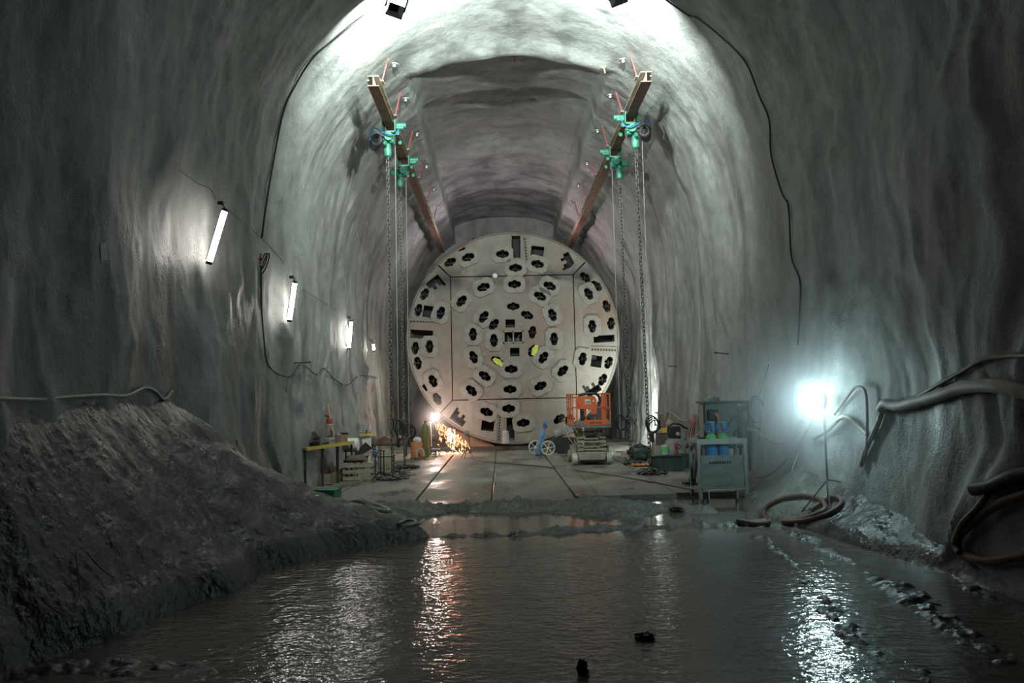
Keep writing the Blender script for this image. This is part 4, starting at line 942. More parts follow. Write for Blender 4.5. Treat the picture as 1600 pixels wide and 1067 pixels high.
b = MB(); b.box((0, 0, 0.10), (0.22, 0.36, 0.20), ch=0.02); b.build('shell', 'grey_paint', t); b = MB(); b.box((0.112, 0, 0.12), (0.012, 0.34, 0.012)); b.build('seam', 'dark_iron', t); b = MB(); b.tube([(0.0, -0.09, 0.20), (0.0, -0.07, 0.25), (0, 0.07, 0.25), (0, 0.09, 0.20)], 0.012, 6); b.build('handle', 'black_metal', t)
t = on_bench('dispenser', 529, 'grey bottle-shaped tank with a red cap on the workbench', 'tank', -0.3)
b = MB(); b.lathe([(0.13, 0), (0.15, 0.03), (0.15, 0.30), (0.10, 0.42), (0.11, 0.58), (0.06, 0.62)], 16, (0, 0, 0)); b.build('tank', 'grey_paint', t, True)
b = MB(); b.lathe([(0.08, 0.61), (0.10, 0.66), (0.08, 0.76), (0.03, 0.78)], 14); b.build('cap', 'red_paint', t, True)
b = MB(); b.tube([(0, 0, 0.76), (0.0, -0.12, 0.84), (0.0, -0.26, 0.86)], 0.02, 7); b.build('nozzle', 'black_metal', t)
t = on_bench('carton', 539, 'open brown cardboard carton with scraps at the machine end of the workbench', 'box', -0.2)
b = MB(); b.box((0, 0, 0.01), (0.36, 0.42, 0.02)); [b.box((sx * 0.175, 0, 0.13), (0.015, 0.42, 0.24)) for sx in (-1, 1)]; [b.box((0, sy * 0.205, 0.13), (0.36, 0.015, 0.24)) for sy in (-1, 1)]; b.build('walls', 'cardboard', t)
b = MB(); b.box((0.05, 0.24, 0.27), (0.3, 0.16, 0.012), rotm('X', -0.5)); b.build('flap', 'cardboard', t)
b = MB(); [b.lumps((rnd.uniform(-0.1, 0.1), rnd.uniform(-0.12, 0.12), 0.2), 0.08, i, 8, 6, 0.5) for i in range(5)]; stuff(b.build('scraps', 'grey_cloth', t, True))
p0 = at(520, 678, bench_pt(518, 0, -0.5).y); p1 = hit(510, 636, 0.06)
b = MB(); b.bar(p0, p1, 0.22, 0.03, up=(1, 0, 0)); tag(b.build('board', 'orange_board'), 'narrow orange board leaning on the wall behind the workbench', 'board')
g = bench_pt(557, 0, -0.2); t = thing('drum', 'white plastic drum lying on a trestle at the end of the workbench', 'drum', (g.x, g.y, 0))
b = MB(); b.lathe([(0.20, -0.24), (0.215, -0.22), (0.215, 0.22), (0.20, 0.24)], 20, (0, 0, 1.06), rotm('Y', PI / 2)); b.build('body', 'white_plastic', t, True)
for sx in (-1, 1): b = MB(); b.tube([(sx * 0.16, -0.25, 0), (sx * 0.16, 0, 0.88), (sx * 0.16, 0.25, 0)], 0.02, 6); b.build('trestle_leg', 'dark_iron', t)
b = MB(); b.bar((-0.2, 0, 0.86), (0.2, 0, 0.86), 0.3, 0.02); b.build('trestle_top', 'dark_iron', t)
g = ground(573, 728); t = thing('equipment_post', 'white post with a grey box on top beside the white drum', 'post', (g.x, g.y, 0))
b = MB(); b.box((0, 0, 0.62), (0.34, 0.10, 1.0)); b.build('stand', 'white_plastic', t); b = MB(); b.box((0, 0, 0.06), (0.5, 0.4, 0.12)); b.build('base', 'dark_iron', t)
b = MB(); b.cyl((0, 0, 1.1), (0, 0, 1.34), 0.03, 8); b.build('neck', 'dark_iron', t)
b = MB(); b.box((0, 0, 1.46), (0.28, 0.22, 0.28), ch=0.02); b.build('box', 'grey_paint', t)
b = MB(); b.bar((-0.32, -0.14, 1.12), (0.36, -0.14, 1.22), 0.05, 0.06); o = b.build('clamp_bar', 'yellow_paint', t)
b = MB(); b.bar((-0.4, -0.1, 1.24), (0.22, -0.1, 1.26), 0.03, 0.03); b.build('guide_bar', 'olive', t)
g = ground(562, 738); b = MB(); c = Vector((g.x, g.y + 1.2, 0))
b.add([c + Vector(v) for v in ((-0.42, 0, 0.30), (-0.05, 0, 0.12), (0.22, 0.02, 0.75), (-0.02, 0.05, 0.95), (-0.38, 0.06, 0.62), (-0.40, 0.10, 0.30), (-0.05, 0.10, 0.12), (0.22, 0.10, 0.75), (-0.02, 0.12, 0.95), (-0.38, 0.14, 0.62))], [(0, 1, 2, 3, 4), (9, 8, 7, 6, 5)] + [(i, i + 5, (i + 1) % 5 + 5, (i + 1) % 5) for i in range(5)])
b.bar(c + Vector((-0.1, 0.12, 0)), c + Vector((-0.1, 0.12, 0.8)), 0.05, 0.05); tag(b.build('rubber_flap', 'black_rubber'), 'black rubber flap propped up below the white drum', 'flap')
# brown covered bench and beige drum behind the chains
g = ground(606, 716); t = thing('covered_bench', 'low bench under a brown tarpaulin behind the hanging chains', 'bench', (g.x, g.y + 0.6, 0))
b = MB(); b.box((0, 0, 0.78), (1.5, 0.7, 0.05)); b.build('top', 'wood', t)
for sx in (-1, 1):
    for sy in (-1, 1): b = MB(); b.box((sx * 0.68, sy * 0.28, 0.38), (0.06, 0.06, 0.76)); b.build('leg', 'dark_iron', t)
n = 22; vs = []; fs = []
for i in range(n + 1):
    for j in range(9):
        x = -0.82 + 1.64 * i / n; s_ = j / 8; y = -0.40 + 0.8 * min(1, max(0, (s_ - 0.35) / 0.65)); z = (0.86 + 0.05 * math.sin(i * 0.9)) if s_ >= 0.35 else 0.86 - (0.35 - s_) * 1.0
        vs.append((x + 0.02 * math.sin(j * 2 + i), y + (0.03 * math.sin(i * 1.4) if s_ < 0.35 else 0), z))
for i in range(n):
    for j in range(8): fs.append((i * 9 + j, (i + 1) * 9 + j, (i + 1) * 9 + j + 1, i * 9 + j + 1))
b = MB(); b.add(vs, fs); o = b.build('tarpaulin', 'brown_tarp', t, True); md = o.modifiers.new('thick', 'SOLIDIFY'); md.thickness = 0.02
g = ground(599, 734); t = thing('drum', 'beige sagging sack-topped drum beside the blue valves and dark posts', 'drum', (g.x, g.y + 0.5, 0))
b = MB(); b.lathe([(0.26, 0), (0.28, 0.03), (0.27, 0.42), (0.22, 0.6), (0.1, 0.68)], 18); b.build('body', 'pale_wood', t, True); b = MB(); b.torus((0, 0, 0.44), 0.27, 0.018, 20, 6); b.build('hoop', 'dark_iron', t, True)
g = ground(585, 741); t = thing('valve_manifold', 'pale manifold block with two blue hand wheels in the clutter under the chains', 'valve', (g.x, g.y + 0.3, 0))
b = MB(); b.box((-0.05, 0, 0.38), (0.22, 0.2, 0.76), ch=0.02); b.build('block', 'pale_wood', t)
for z in (0.36, 0.74):
    b = MB(); b.torus((0.02, -0.16, z), 0.085, 0.022, 16, 6, axis=(0.2, 1, 0)); b.bar((-0.06, -0.16, z), (0.10, -0.16, z), 0.02, 0.02); b.cyl((0.02, -0.16, z), (0.02, -0.08, z), 0.02, 8); b.build('hand_wheel', 'hose_blue', t, True)
b = MB(); b.bar((-0.12, -0.02, 0.76), (-0.55, 0.0, 0.52), 0.14, 0.12); b.build('arm', 'pale_wood', t)
# dark posts on splayed feet and the tangle of rebar below the chains
for i, (px, py, h) in enumerate(((587, 752, 0.78), (595, 746, 0.86), (600, 747, 0.86), (616, 741, 0.62))):
    g = ground(px, py); t = thing('screw_prop', ['thin dark prop on splayed feet standing before the pale manifold', 'tall thin dark prop beside the blue hand wheels', 'tall thin dark prop between the beige drum and another prop', 'short dark prop standing in the tangle of bar offcuts'][i], 'prop', (g.x, g.y, 0), 0.5 * i, 'props under the chains')
    b = MB(); b.cyl((0, 0, 0.1), (0, 0, h), 0.022, 8); b.build('shaft', 'dark_iron', t, True)
    for a in (0.4, 2.5, 4.6): b = MB(); b.tube([(0, 0, 0.2), (0.2 * math.cos(a), 0.2 * math.sin(a), 0.014)], 0.014, 6); b.build('foot', 'dark_iron', t)
    b = MB(); b.box((0, 0, h), (0.12, 0.06, 0.03)); b.build('head_plate', 'dark_iron', t)
g = ground(618, 746); b = MB()
for i in range(34):
    a = rnd.uniform(0, 2 * PI); c = Vector((g.x + rnd.gauss(0, 0.22), g.y + rnd.gauss(0, 0.25), 0.03 + 0.16 * rnd.random())); d = Vector((math.cos(a), math.sin(a), rnd.uniform(-0.35, 0.35))) * rnd.uniform(0.15, 0.4)
    p, q = c - d, c + d; p.z = max(p.z, 0.015); q.z = max(q.z, 0.015); b.tube([p, q], 0.013, 5)
tag(stuff(b.build('rebar_offcuts', 'dark_iron')), 'tangle of dark bar offcuts heaped on the slab below the chain', 'scrap')
# pallet crate, plank trough, heap of brown scrap
g = ground(557, 751); t = thing('pallet_crate', 'low pale wooden pallet crate on the slab near the dark props', 'crate', (g.x, g.y + 0.35, 0), 0.12)
for z in (0.07, 0.27, 0.46): b = MB(); b.box((0, -0.32, z), (0.92, 0.025, 0.11)); b.build('slat', 'pale_wood', t)
for z in (0.07, 0.27, 0.46): b = MB(); b.box((0.46, 0, z), (0.025, 0.64, 0.11)); b.build('slat', 'pale_wood', t)
for i in range(5): b = MB(); b.box((-0.38 + i * 0.19, 0, 0.53), (0.13, 0.66, 0.022)); b.build('top_board', 'pale_wood', t)
for sx in (-1, 1):
    for sy in (-1, 1): b = MB(); b.box((sx * 0.42, sy * 0.28, 0.26), (0.07, 0.07, 0.52)); b.build('corner_post', 'wood', t)
b = MB(); b.lumps((-0.05, 0.0, 0.62), 0.2, 8, 14, 8, 0.5, (1.8, 1.2, 0.7)); o = b.build('sack', 'brown_tarp', t, True)
pa_, pb_ = ground(503, 760), ground(545, 738); t = thing('plank_trough', 'long reddish wooden plank trough lying on the slab beside the pallet crate', 'trough', ((pa_.x + pb_.x) / 2, (pa_.y + pb_.y) / 2, 0)); dd = (pb_ - pa_) / 2
dd = dd * 0.85
b = MB(); b.bar(-dd + Vector((0.22, 0, 0.16)), dd + Vector((0.22, 0, 0.20)), 0.04, 0.34); b.build('side_board', 'wood', t)
b = MB(); b.bar(-dd + Vector((-0.22, 0, 0.16)), dd + Vector((-0.22, 0, 0.20)), 0.04, 0.34); b.build('side_board', 'wood', t)
b = MB(); b.bar(-dd + Vector((0, 0, 0.03)), dd + Vector((0, 0, 0.03)), 0.42, 0.03); b.build('bottom_board', 'wood', t)
b = MB(); b.bar(-dd * 0.98 + Vector((-0.24, 0, 0.17)), -dd * 0.98 + Vector((0.24, 0, 0.17)), 0.03, 0.30); b.build('end_board', 'pale_wood', t)
g = ground(540, 735); b = MB()
for i in range(26):
    c = Vector((g.x + rnd.gauss(-0.3, 0.35), g.y + 0.9 + rnd.gauss(0, 0.4), 0.0)); pts = [c + Vector((rnd.gauss(0, 0.3), rnd.gauss(0, 0.3), 0.04 + 0.5 * rnd.random())) for _ in range(4)]; b.tube(catmull(pts, 4), rnd.uniform(0.015, 0.035), 5)
tag(stuff(b.build('hose_tangle', 'cardboard')), 'tangled heap of brown hoses and straps under the workbench end', 'hoses')
g = ground(512, 742); b = MB(); b.lumps((g.x - 0.15, g.y + 0.8, 0.35), 0.52, 12, 18, 12, 0.45, (1.0, 1.5, 0.95)); b.v = [(x, y, max(z, 0.0)) for x, y, z in b.v]
tag(b.build('spoil_heap', 'mud', None, True), 'rounded dark heap of spoil under the workbench', 'heap')
# ------------------------------------------------------------------ green crate and pale hoses on the left bank
g = ground(497, 792); t = thing('metal_crate', 'green painted metal crate with a yellow strap on the mud edge by the wall', 'crate', (g.x, g.y, max(drop(g.x, g.y), 0.0)), -0.10)
b = MB(); b.box((0, 0, 0.20), (0.98, 0.5, 0.40), ch=0.015); b.build('body', 'crate_green', t)
b = MB(); b.box((0, 0, 0.405), (1.0, 0.52, 0.025)); b.build('lid', 'crate_green', t)
b = MB(); b.tube(catmull([(-0.72, -0.1, 0.52), (-0.5, -0.12, 0.47), (-0.3, -0.15, 0.46), (-0.15, -0.2, 0.45), (-0.08, -0.27, 0.38), (-0.16, -0.28, 0.34)], 5), 0.03, 6); b.tube(catmull([(-0.3, -0.14, 0.44), (-0.16, -0.22, 0.47), (-0.02, -0.2, 0.45), (-0.14, -0.27, 0.36)], 5), 0.028, 6); b.build('strap', 'lime_sheet', t, True)
def hose_px(name, pts, r, m, label, off=None, cat='hose', group=None, n=10, sub=6):
    return cable(name, [hit(x, y, r if off is None else off) for x, y in pts], r, m, label, cat, sub, n, group)
Yh = 15.2
def arc_pts(L): return [at(x, y, Y) for x, y, Y in L]
def settle(pts, r): return [Vector((p.x, p.y, max(p.z, drop(p.x, p.y) + r))) for p in pts]
cable('pale_hose', settle(arc_pts([(500, 792, 15.6), (515, 796, 15.4), (522, 786, 15.5), (530, 790, 15.6), (560, 798, 15.0), (585, 788, 15.3), (602, 795, 15.1), (609, 808, 14.9)]), 0.035), 0.05, 'pale_hose', 'pale rubber hose arched over the mud behind the dark tongue of the bank', 'hose', 6, 10)
cable('pale_hose', settle(arc_pts([(545, 797, 15.5), (555, 783, 15.6), (568, 780, 15.7), (568, 790, 15.5), (550, 797, 15.2), (580, 800, 15.0), (603, 806, 14.9)]), 0.035), 0.045, 'pale_hose', 'looped pale rubber hose standing up in the tangle beside the green crate', 'hose', 6, 10)
cable('pale_hose', settle(arc_pts([(622, 818, 14.4), (640, 812, 14.5), (650, 816, 14.3), (636, 822, 14.2), (655, 818, 14.2), (662, 812, 14.4)]), 0.03), 0.03, 'pale_hose', 'small loop of pale hose lying at the tip of the mud bank', 'hose', 6, 10)
hose_px('pale_hose', [(-12, 622), (60, 624), (110, 620), (160, 617), (195, 618), (225, 606), (241, 612), (255, 625), (267, 611)], 0.022, 'pale_hose', 'thin pale hose slung along the dark near wall above the mud bank')
for i, pts in enumerate([[(113, 866), (118, 900), (121, 930), (112, 952)], [(130, 864), (150, 890), (173, 906)], [(64, 940), (80, 955), (97, 963)], [(204, 905), (219, 919)], [(118, 979), (130, 978), (133, 988)]]):
    pp = [hit(x, y, 0.05) for x, y in pts]
    if len(pp) == 2: pp.insert(1, (pp[0] + pp[1]) / 2)
    cable('wire', pp, 0.009, 'tan_hose', ['long rusty wire hanging down the dark mud bank', 'bent rusty wire beside the long hanging one on the mud bank', 'short straight wire low in the mud bank', 'short wire sticking out of the bank towards the water', 'curled wire end at the foot of the mud bank'][i], 'wire', 5, 6)
p = hit(160, 393, 0.02); n_ = hit(160, 393, 0.12) - p; n_.normalize(); b = MB(); R_ = n_.to_track_quat('Y', 'Z').to_matrix()
b.box(p, (0.16, 0.012, 0.26), R_ @ rotm('Y', 0.35)); tag(b.build('plastic_patch', 'reveal_tape'), 'crumpled pale plastic patch stuck on the dark near wall', 'patch')
for (x, y, lb) in ((371, 691, 'small red paint tag low on the wall above the mud edge'), (447, 609, 'little red survey mark on the wall below the tube lights'), (541, 600, 'thin red survey mark on the wall above the workbench')):
    p = hit(x, y, 0.012); n_ = (hit(x, y, 0.1) - p).normalized(); b = MB(); b.box(p, (0.10, 0.012, 0.10) if y > 650 else (0.03, 0.012, 0.16), n_.to_track_quat('Y', 'Z').to_matrix()); tag(b.build('survey_mark', 'red_paint'), lb, 'mark')

# ------------------------------------------------------------------ cables on the walls
hose_px('wall_cable', [(645, -12), (600, 8), (571, 20), (520, 60), (487, 88), (460, 130), (440, 175), (425, 250), (413, 320), (406, 372)], 0.022, 'black_rubber', 'black cable following the arch down to the coiled plug on the wall', 0.05, 'cable')
hose_px('wall_cable', [(405, 410), (406, 480), (410, 540), (415, 568), (430, 584), (452, 588), (466, 570), (478, 574), (492, 585), (505, 577), (520, 592), (540, 602), (555, 590), (572, 588), (588, 590)], 0.018, 'black_rubber', 'dark cable dropping from the coiled plug and looping in swags along the wall', 0.05, 'cable')
hose_px('wall_cable', [(1030, -12), (1075, 20), (1095, 28), (1140, 65), (1170, 100), (1190, 150), (1205, 188), (1208, 240), (1225, 300), (1235, 325), (1240, 400), (1254, 440), (1253, 490), (1250, 540)], 0.02, 'black_rubber', 'black cable running down the arch on the work lamp wall', 0.05, 'cable')
for i, pts in enumerate([[(250, 246), (300, 283), (325, 295), (333, 312)], [(356, 330), (400, 368), (430, 398), (459, 437)], [(470, 452), (520, 482), (547, 497)], [(552, 506), (570, 522), (582, 534)]]):
    hose_px('supply_wire', pts, 0.009, 'rust_hose', ['thin wire rising from the longest tube light over the bare wall', 'thin wire strung past the coiled plug between two tube lights', 'thin wire strung over the wall fold between two shorter tube lights', 'thin wire leading to the half-hidden tube light'][i], 0.05, 'wire', n=6)
p = hit(405, 398, 0.12); t = thing('cable_coil', 'looped dark cable with a red and white plug hanging on the wall', 'cable', p)
b = MB(); b.torus((0, 0, -0.15), 0.20, 0.016, 24, 6, axis=(0.4, 1, 0), sx=0.3); b.torus((0.03, 0.02, -0.2), 0.26, 0.016, 24, 6, axis=(0.5, 1, 0), sx=0.25); b.build('loops', 'black_rubber', t, True)
b = MB(); b.cyl((-0.05, -0.05, -0.08), (-0.04, -0.05, 0.02), 0.04, 10); b.cyl((-0.06, -0.05, -0.26), (-0.055, -0.05, -0.15), 0.035, 10); b.build('plug', 'white_plastic', t, True)
b = MB(); b.cyl((-0.055, -0.05, -0.15), (-0.05, -0.05, -0.08), 0.043, 10); b.build('collar', 'red_paint', t, True)
for (a_, c_, lb) in (((460, 567), (484, 566), 'dark steel pin sticking out of the wall above the cable swags'), ((1118, 551), (1138, 553), 'dark steel pin sticking out of the wall above the green cabinet'), ((1047, 572), (1058, 572), 'short steel pin in the wall above the hanging tools')):
    p = hit(*a_, 0.0) if a_[0] < 800 else hit(*c_, 0.0); q = at(*(c_ if a_[0] < 800 else a_), p.y - 0.25); b = MB(); b.tube([p, q], 0.018, 7); b.cyl(q, q + (q - p).normalized() * 0.03, 0.03, 8); tag(b.build('rock_bolt', 'dark_iron'), lb, 'bolt')
for (x, y, lb) in ((803, 90, 'pale rock bolt end in the middle of the roof'), (943, 105, 'pale rock bolt end in the roof near the beam with blue marks')):
    p = hit(x, y, -0.03); b = MB(); b.cyl(p, p + Vector((0.03, -0.05, -0.24)), 0.025, 8); b.lathe([(0.10, 0), (0.10, -0.02), (0.04, -0.05)], 12, p + Vector((0, 0, -0.03))); tag(b.build('rock_bolt', 'pale_wood'), lb, 'bolt')

# ------------------------------------------------------------------ bottle rack and gas bottles
g = ground(1131, 776); RK = Vector((g.x, g.y, 0)); W_, D_, H_ = 1.18, 0.78, 1.36
t = thing('bottle_rack', 'grey angle-steel rack with a stencilled sheet panel standing at the edge of the slab', 'rack', RK)
zb = min(drop(g.x - 0.5, g.y), drop(g.x + 0.5, g.y), 0.0) - 0.05
for sx in (-1, 1):
    for sy in (0, 1):
        b = MB(); b.box((sx * (W_ / 2 - 0.005), sy * D_ + (0.03 if sy == 0 else -0.03) * 0, (H_ + zb) / 2), (0.012, 0.075, H_ - zb)); b.box((sx * (W_ / 2 - 0.04), sy * D_ + (-0.032 if sy == 0 else 0.032), (H_ + zb) / 2), (0.075, 0.012, H_ - zb)); b.build('post', 'rack_steel', t)
for z in (H_ - 0.05,):
    for sy in (0, 1): b = MB(); b.box((0, sy * D_ - 0.035, z), (W_ + 0.02, 0.012, 0.13)); b.build('top_rail', 'rack_steel', t)
    for sx in (-1, 1): b = MB(); b.box((sx * W_ / 2, D_ / 2, z), (0.012, D_, 0.08)); b.build('side_rail', 'rack_steel', t)
for sx in (-1, 1): b = MB(); b.box((sx * W_ / 2, D_ / 2, 0.16), (0.012, D_, 0.08)); b.build('side_rail', 'rack_steel', t)
b = MB(); b.box((-0.02, -0.02, 0.58), (W_ - 0.16, 0.01, 0.80)); pn = b.build('panel', 'rack_panel', t)
b = MB()
for i, wch in enumerate((0.05, 0.03, 0.055, 0.045, 0.05, 0.04, 0.05, 0.035, 0.05)): b.box((-0.30 + i * 0.06, -0.029, 0.81), (wch, 0.006, 0.05 + 0.015 * (i % 2)))
b.build('stencil', 'print_dark', pn)
b = MB(); b.box((0, D_ / 2, 0.17), (W_ - 0.04, D_ - 0.06, 0.02)); b.build('shelf', 'rack_steel', t)
b = MB(); b.tube([(-0.52, -0.045, 1.28), (-0.52, -0.05, 0.2), (-0.40, -0.05, 0.17), (0.40, -0.05, 0.17), (0.52, -0.05, 0.2)], 0.012, 6); b.build('tie_rod', 'bright_steel', t)
for sx in (-0.36, 0.32): b = MB(); b.box((sx, -0.03, (0.16 + zb) / 2), (0.025, 0.025, 0.16 - zb)); b.build('foot_bar', 'bright_steel', t)
for i, (px, lb) in enumerate(((1111.5, 'blue gas bottle with green shoulder in the rack, nearer the hanging red hoses'), (1130, 'blue gas bottle with green shoulder in the middle of the rack'))):
    pb = at(px, 700, g.y + 0.36); rb = 0.135
    t = thing('gas_bottle', lb, 'cylinder', (pb.x, pb.y, 0.185), 0, 'gas bottles in the rack')
    b = MB(); b.lathe([(rb - 0.02, 0), (rb, 0.03), (rb, 1.10)], 22); b.build('body', 'bottle_blue', t, True)
    b = MB(); b.lathe([(rb, 1.10), (rb, 1.16), (rb - 0.02, 1.24), (0.07, 1.30), (0.04, 1.31)], 22); b.build('shoulder', 'bottle_green', t, True)
    b = MB(); b.cyl((0, 0, 1.30), (0, 0, 1.44), 0.03, 10); b.build('valve', 'bright_steel', t)
    gd = MB()
    gd.torus((0, 0, 1.335), 0.095, 0.022, 20, 7); gd.torus((0, 0, 1.55), 0.095, 0.024, 20, 7)
    for k_ in range(3): a = k_ * 2 * PI / 3 + 0.6; gd.tube(catmull([(0.085 * math.cos(a), 0.085 * math.sin(a), 1.335), (0.125 * math.cos(a), 0.125 * math.sin(a), 1.39), (0.132 * math.cos(a), 0.132 * math.sin(a), 1.45), (0.118 * math.cos(a), 0.118 * math.sin(a), 1.51), (0.08 * math.cos(a), 0.08 * math.sin(a), 1.555)], 3), 0.03, 7)
    gd.build('valve_guard', 'bottle_blue', t, True)

# ------------------------------------------------------------------ green switch cabinet behind the rack
yc = g.y + 1.7; pl_, pr_ = at(1100, 640, yc), at(1168, 640, yc); wc = pr_.x - pl_.x; zt = at(1133, 630, yc).z; z0 = at(1133, 697, yc).z
t = thing('switch_cabinet', 'tall pale green steel cabinet with plug and pipes behind the bottle rack', 'cabinet', ((pl_.x + pr_.x) / 2, yc, 0))
b = MB(); b.box((0, 0.35, (zt + z0) / 2), (wc - 0.06, 0.66, zt - z0), ch=0.015); b.build('body', 'cabinet_green', t)
b = MB(); b.box((0, 0.33, zt + 0.03), (wc + 0.06, 0.78, 0.05)); b.build('roof_plate', 'dark_green', t)
b = MB(); b.lumps((-0.32, 0.2, zt + 0.06), 0.18, 6, 12, 7, 0.3, (1.3, 0.9, 0.7)); b.build('bundle', 'cabinet_green', t, True)
for sx in (-1, 1): b = MB(); b.box((sx * (wc / 2 - 0.0), -0.01, zt / 2), (0.05, 0.06, zt)); b.build('corner_post', 'dark_iron', t)
for sx in (-1, 1): b = MB(); b.box((sx * (wc / 2 - 0.04), 0.64, z0 / 2), (0.06, 0.06, z0)); b.build('leg', 'dark_iron', t)
b = MB(); b.box((0, 0.35, z0 - 0.03), (wc, 0.7, 0.06)); b.build('bottom_plate', 'dark_iron', t)
b = MB(); b.box((0.10, 0.008, (zt + z0) / 2 + 0.08), (0.62, 0.016, zt - z0 - 0.32)); dr = b.build('door', 'cabinet_green', t)
b = MB(); b.box((-0.15, -0.012, (zt + z0) / 2), (0.03, 0.02, 0.10)); b.build('handle', 'dark_iron', dr)
b = MB(); b.box((-0.36, -0.03, z0 + 0.82), (0.26, 0.08, 0.28), ch=0.02); b.build('socket_box', 'black_metal', t)
b = MB(); b.tube(catmull([(-0.30, -0.08, z0 + 0.86), (-0.24, -0.14, z0 + 0.74), (-0.24, -0.13, z0 + 0.4), (-0.26, -0.10, z0 + 0.1)], 5), 0.045, 9); o = b.build('plug_cable', 'orange_board', t, True)
b = MB(); b.tube(catmull([(0.50, -0.05, zt - 0.18), (0.42, -0.10, zt - 0.12), (0.34, -0.10, zt - 0.2), (0.32, -0.08, zt - 0.5), (0.32, -0.08, z0 + 0.05)], 6), 0.055, 10); b.build('conduit', 'dark_green', t, True)
b = MB(); b.tube(catmull([(0.30, -0.05, z0 + 0.74), (0.12, -0.09, z0 + 0.70), (-0.02, -0.09, z0 + 0.5), (-0.06, -0.08, z0 + 0.2)], 5), 0.035, 9); b.build('conduit', 'dark_green', t, True)
b = MB(); b.tube(catmull([(0.32, -0.06, z0 + 0.40), (0.20, -0.09, z0 + 0.38), (0.15, -0.08, z0 + 0.1)], 5), 0.03, 8); b.build('conduit', 'dark_green', t, True)
b = MB(); b.tube([(0.50, -0.07, zt - 0.12), (0.50, -0.07, zt - 0.42)], 0.025, 8); b.build('lamp_strip', 'bright_steel', t)
b = MB(); b.tube([(0.50, -0.07, zt - 0.42), (0.46, -0.2, z0 - 0.05)], 0.008, 5); b.build('cord', 'olive', t)
b = MB(); b.box((0.36, -0.02, zt - 0.06), (0.10, 0.03, 0.07)); b.build('label_plate', 'white_plastic', t)

# ------------------------------------------------------------------ clutter between the lift and the rack
g = ground(1046, 737); t = thing('girder', 'dark green box girder offcut with an open end on the slab before the grey heap', 'girder', (g.x, g.y + 0.35, 0), -0.06)
def girder(t, L, s):
    for (cx_, cz_, w_, h_, nm) in ((0, s - 0.02, 0, 0.04, 'top_plate'), (0, 0.02, 0, 0.04, 'bottom_plate')): b = MB(); b.box((0, 0, cz_), (L, s, h_)); b.build(nm, 'dark_green', t)
    for sy in (-1, 1): b = MB(); b.box((0, sy * (s / 2 - 0.03), s / 2), (L - 0.04, 0.03, s - 0.08)); b.build('side_plate', 'dark_green', t)
    b = MB(); b.box((L / 2 - 0.30, 0, s / 2), (0.03, s - 0.09, s - 0.08)); b.build('stiffener', 'black_metal', t)
girder(t, 0.98, 0.50)
g = ground(1076, 735); t = thing('girder', 'second dark green girder offcut half hidden behind the bottle rack', 'girder', (g.x + 0.15, g.y + 0.75, 0), -0.5); girder(t, 0.75, 0.48)
g = ground(1033, 722); t = thing('small_table', 'brown table with papers and a yellow box against the wall of tools', 'table', (g.x + 0.1, g.y + 0.3, 0))
b = MB(); b.box((0, 0, 1.06), (0.86, 0.55, 0.04)); b.build('top', 'pale_wood', t); b = MB(); b.box((0.08, -0.24, 0.82), (0.66, 0.02, 0.44)); b.build('skirt', 'brown_tarp', t)
for sx in (-1, 1):
    for sy in (-1, 1): b = MB(); b.box((sx * 0.38, sy * 0.22, 0.52), (0.05, 0.05, 1.04)); b.build('leg', 'wood', t)
tb = Vector(t.location)
b = MB(); b.box((tb.x + 0.12, tb.y - 0.05, 1.08 + 0.06), (0.26, 0.2, 0.12)); b.box((tb.x + 0.12, tb.y - 0.05, 1.21), (0.22, 0.16, 0.02)); tag(b.build('parts_box', 'yellow_paint'), 'small dull yellow parts box on the brown table', 'box')
b = MB(); b.box((tb.x - 0.2, tb.y, 1.10), (0.3, 0.22, 0.03), rotm('Z', 0.3)); b.box((tb.x - 0.15, tb.y, 1.125), (0.24, 0.18, 0.02), rotm('Z', -0.2)); tag(b.build('papers', 'white_plastic'), 'loose pale papers stacked on the brown table', 'papers')
g = ground(1060, 728); t = thing('covered_machine', 'machine under a crumpled grey sheet with dark fittings on top', 'machine', (g.x + 0.0, g.y + 0.35, 0))
vs = []; fs = []; n = 26; prf = [(0.56, 0.0), (0.53, 0.25), (0.50, 0.5), (0.40, 0.72), (0.30, 0.86), (0.24, 0.92), (0.05, 0.95)]
for (r_, z_) in prf:
    for k_ in range(n): a = 2 * PI * k_ / n; f_ = 1 + 0.09 * math.sin(a * 5 + z_ * 3) * (1 - z_ * 0.6) + 0.04 * math.sin(a * 9 + 1); vs.append((r_ * f_ * 1.0 * math.cos(a), r_ * f_ * 0.7 * math.sin(a), z_))
for i in range(len(prf) - 1):
    for k_ in range(n): fs.append((i * n + k_, i * n + (k_ + 1) % n, (i + 1) * n + (k_ + 1) % n, (i + 1) * n + k_))
b = MB(); b.add(vs, fs); b.build('sheet', 'grey_cloth', t, True)
b = MB(); b.box((0.0, -0.02, 1.12), (0.34, 0.3, 0.42), ch=0.04); b.build('motor_block', 'black_metal', t)
b = MB(); b.tube(catmull([(-0.22, -0.1, 0.95), (-0.26, -0.12, 1.25), (-0.1, -0.14, 1.42), (0.14, -0.14, 1.40), (0.3, -0.1, 1.30), (0.42, -0.08, 1.24)], 5), 0.035, 8); b.build('hose', 'black_rubber', t, True)
b = MB(); b.lathe([(0.07, 0), (0.075, 0.02), (0.05, 0.03)], 14, (0.06, -0.18, 1.07), rotm('X', PI / 2)); b.build('gauge', 'bright_steel', t, True)
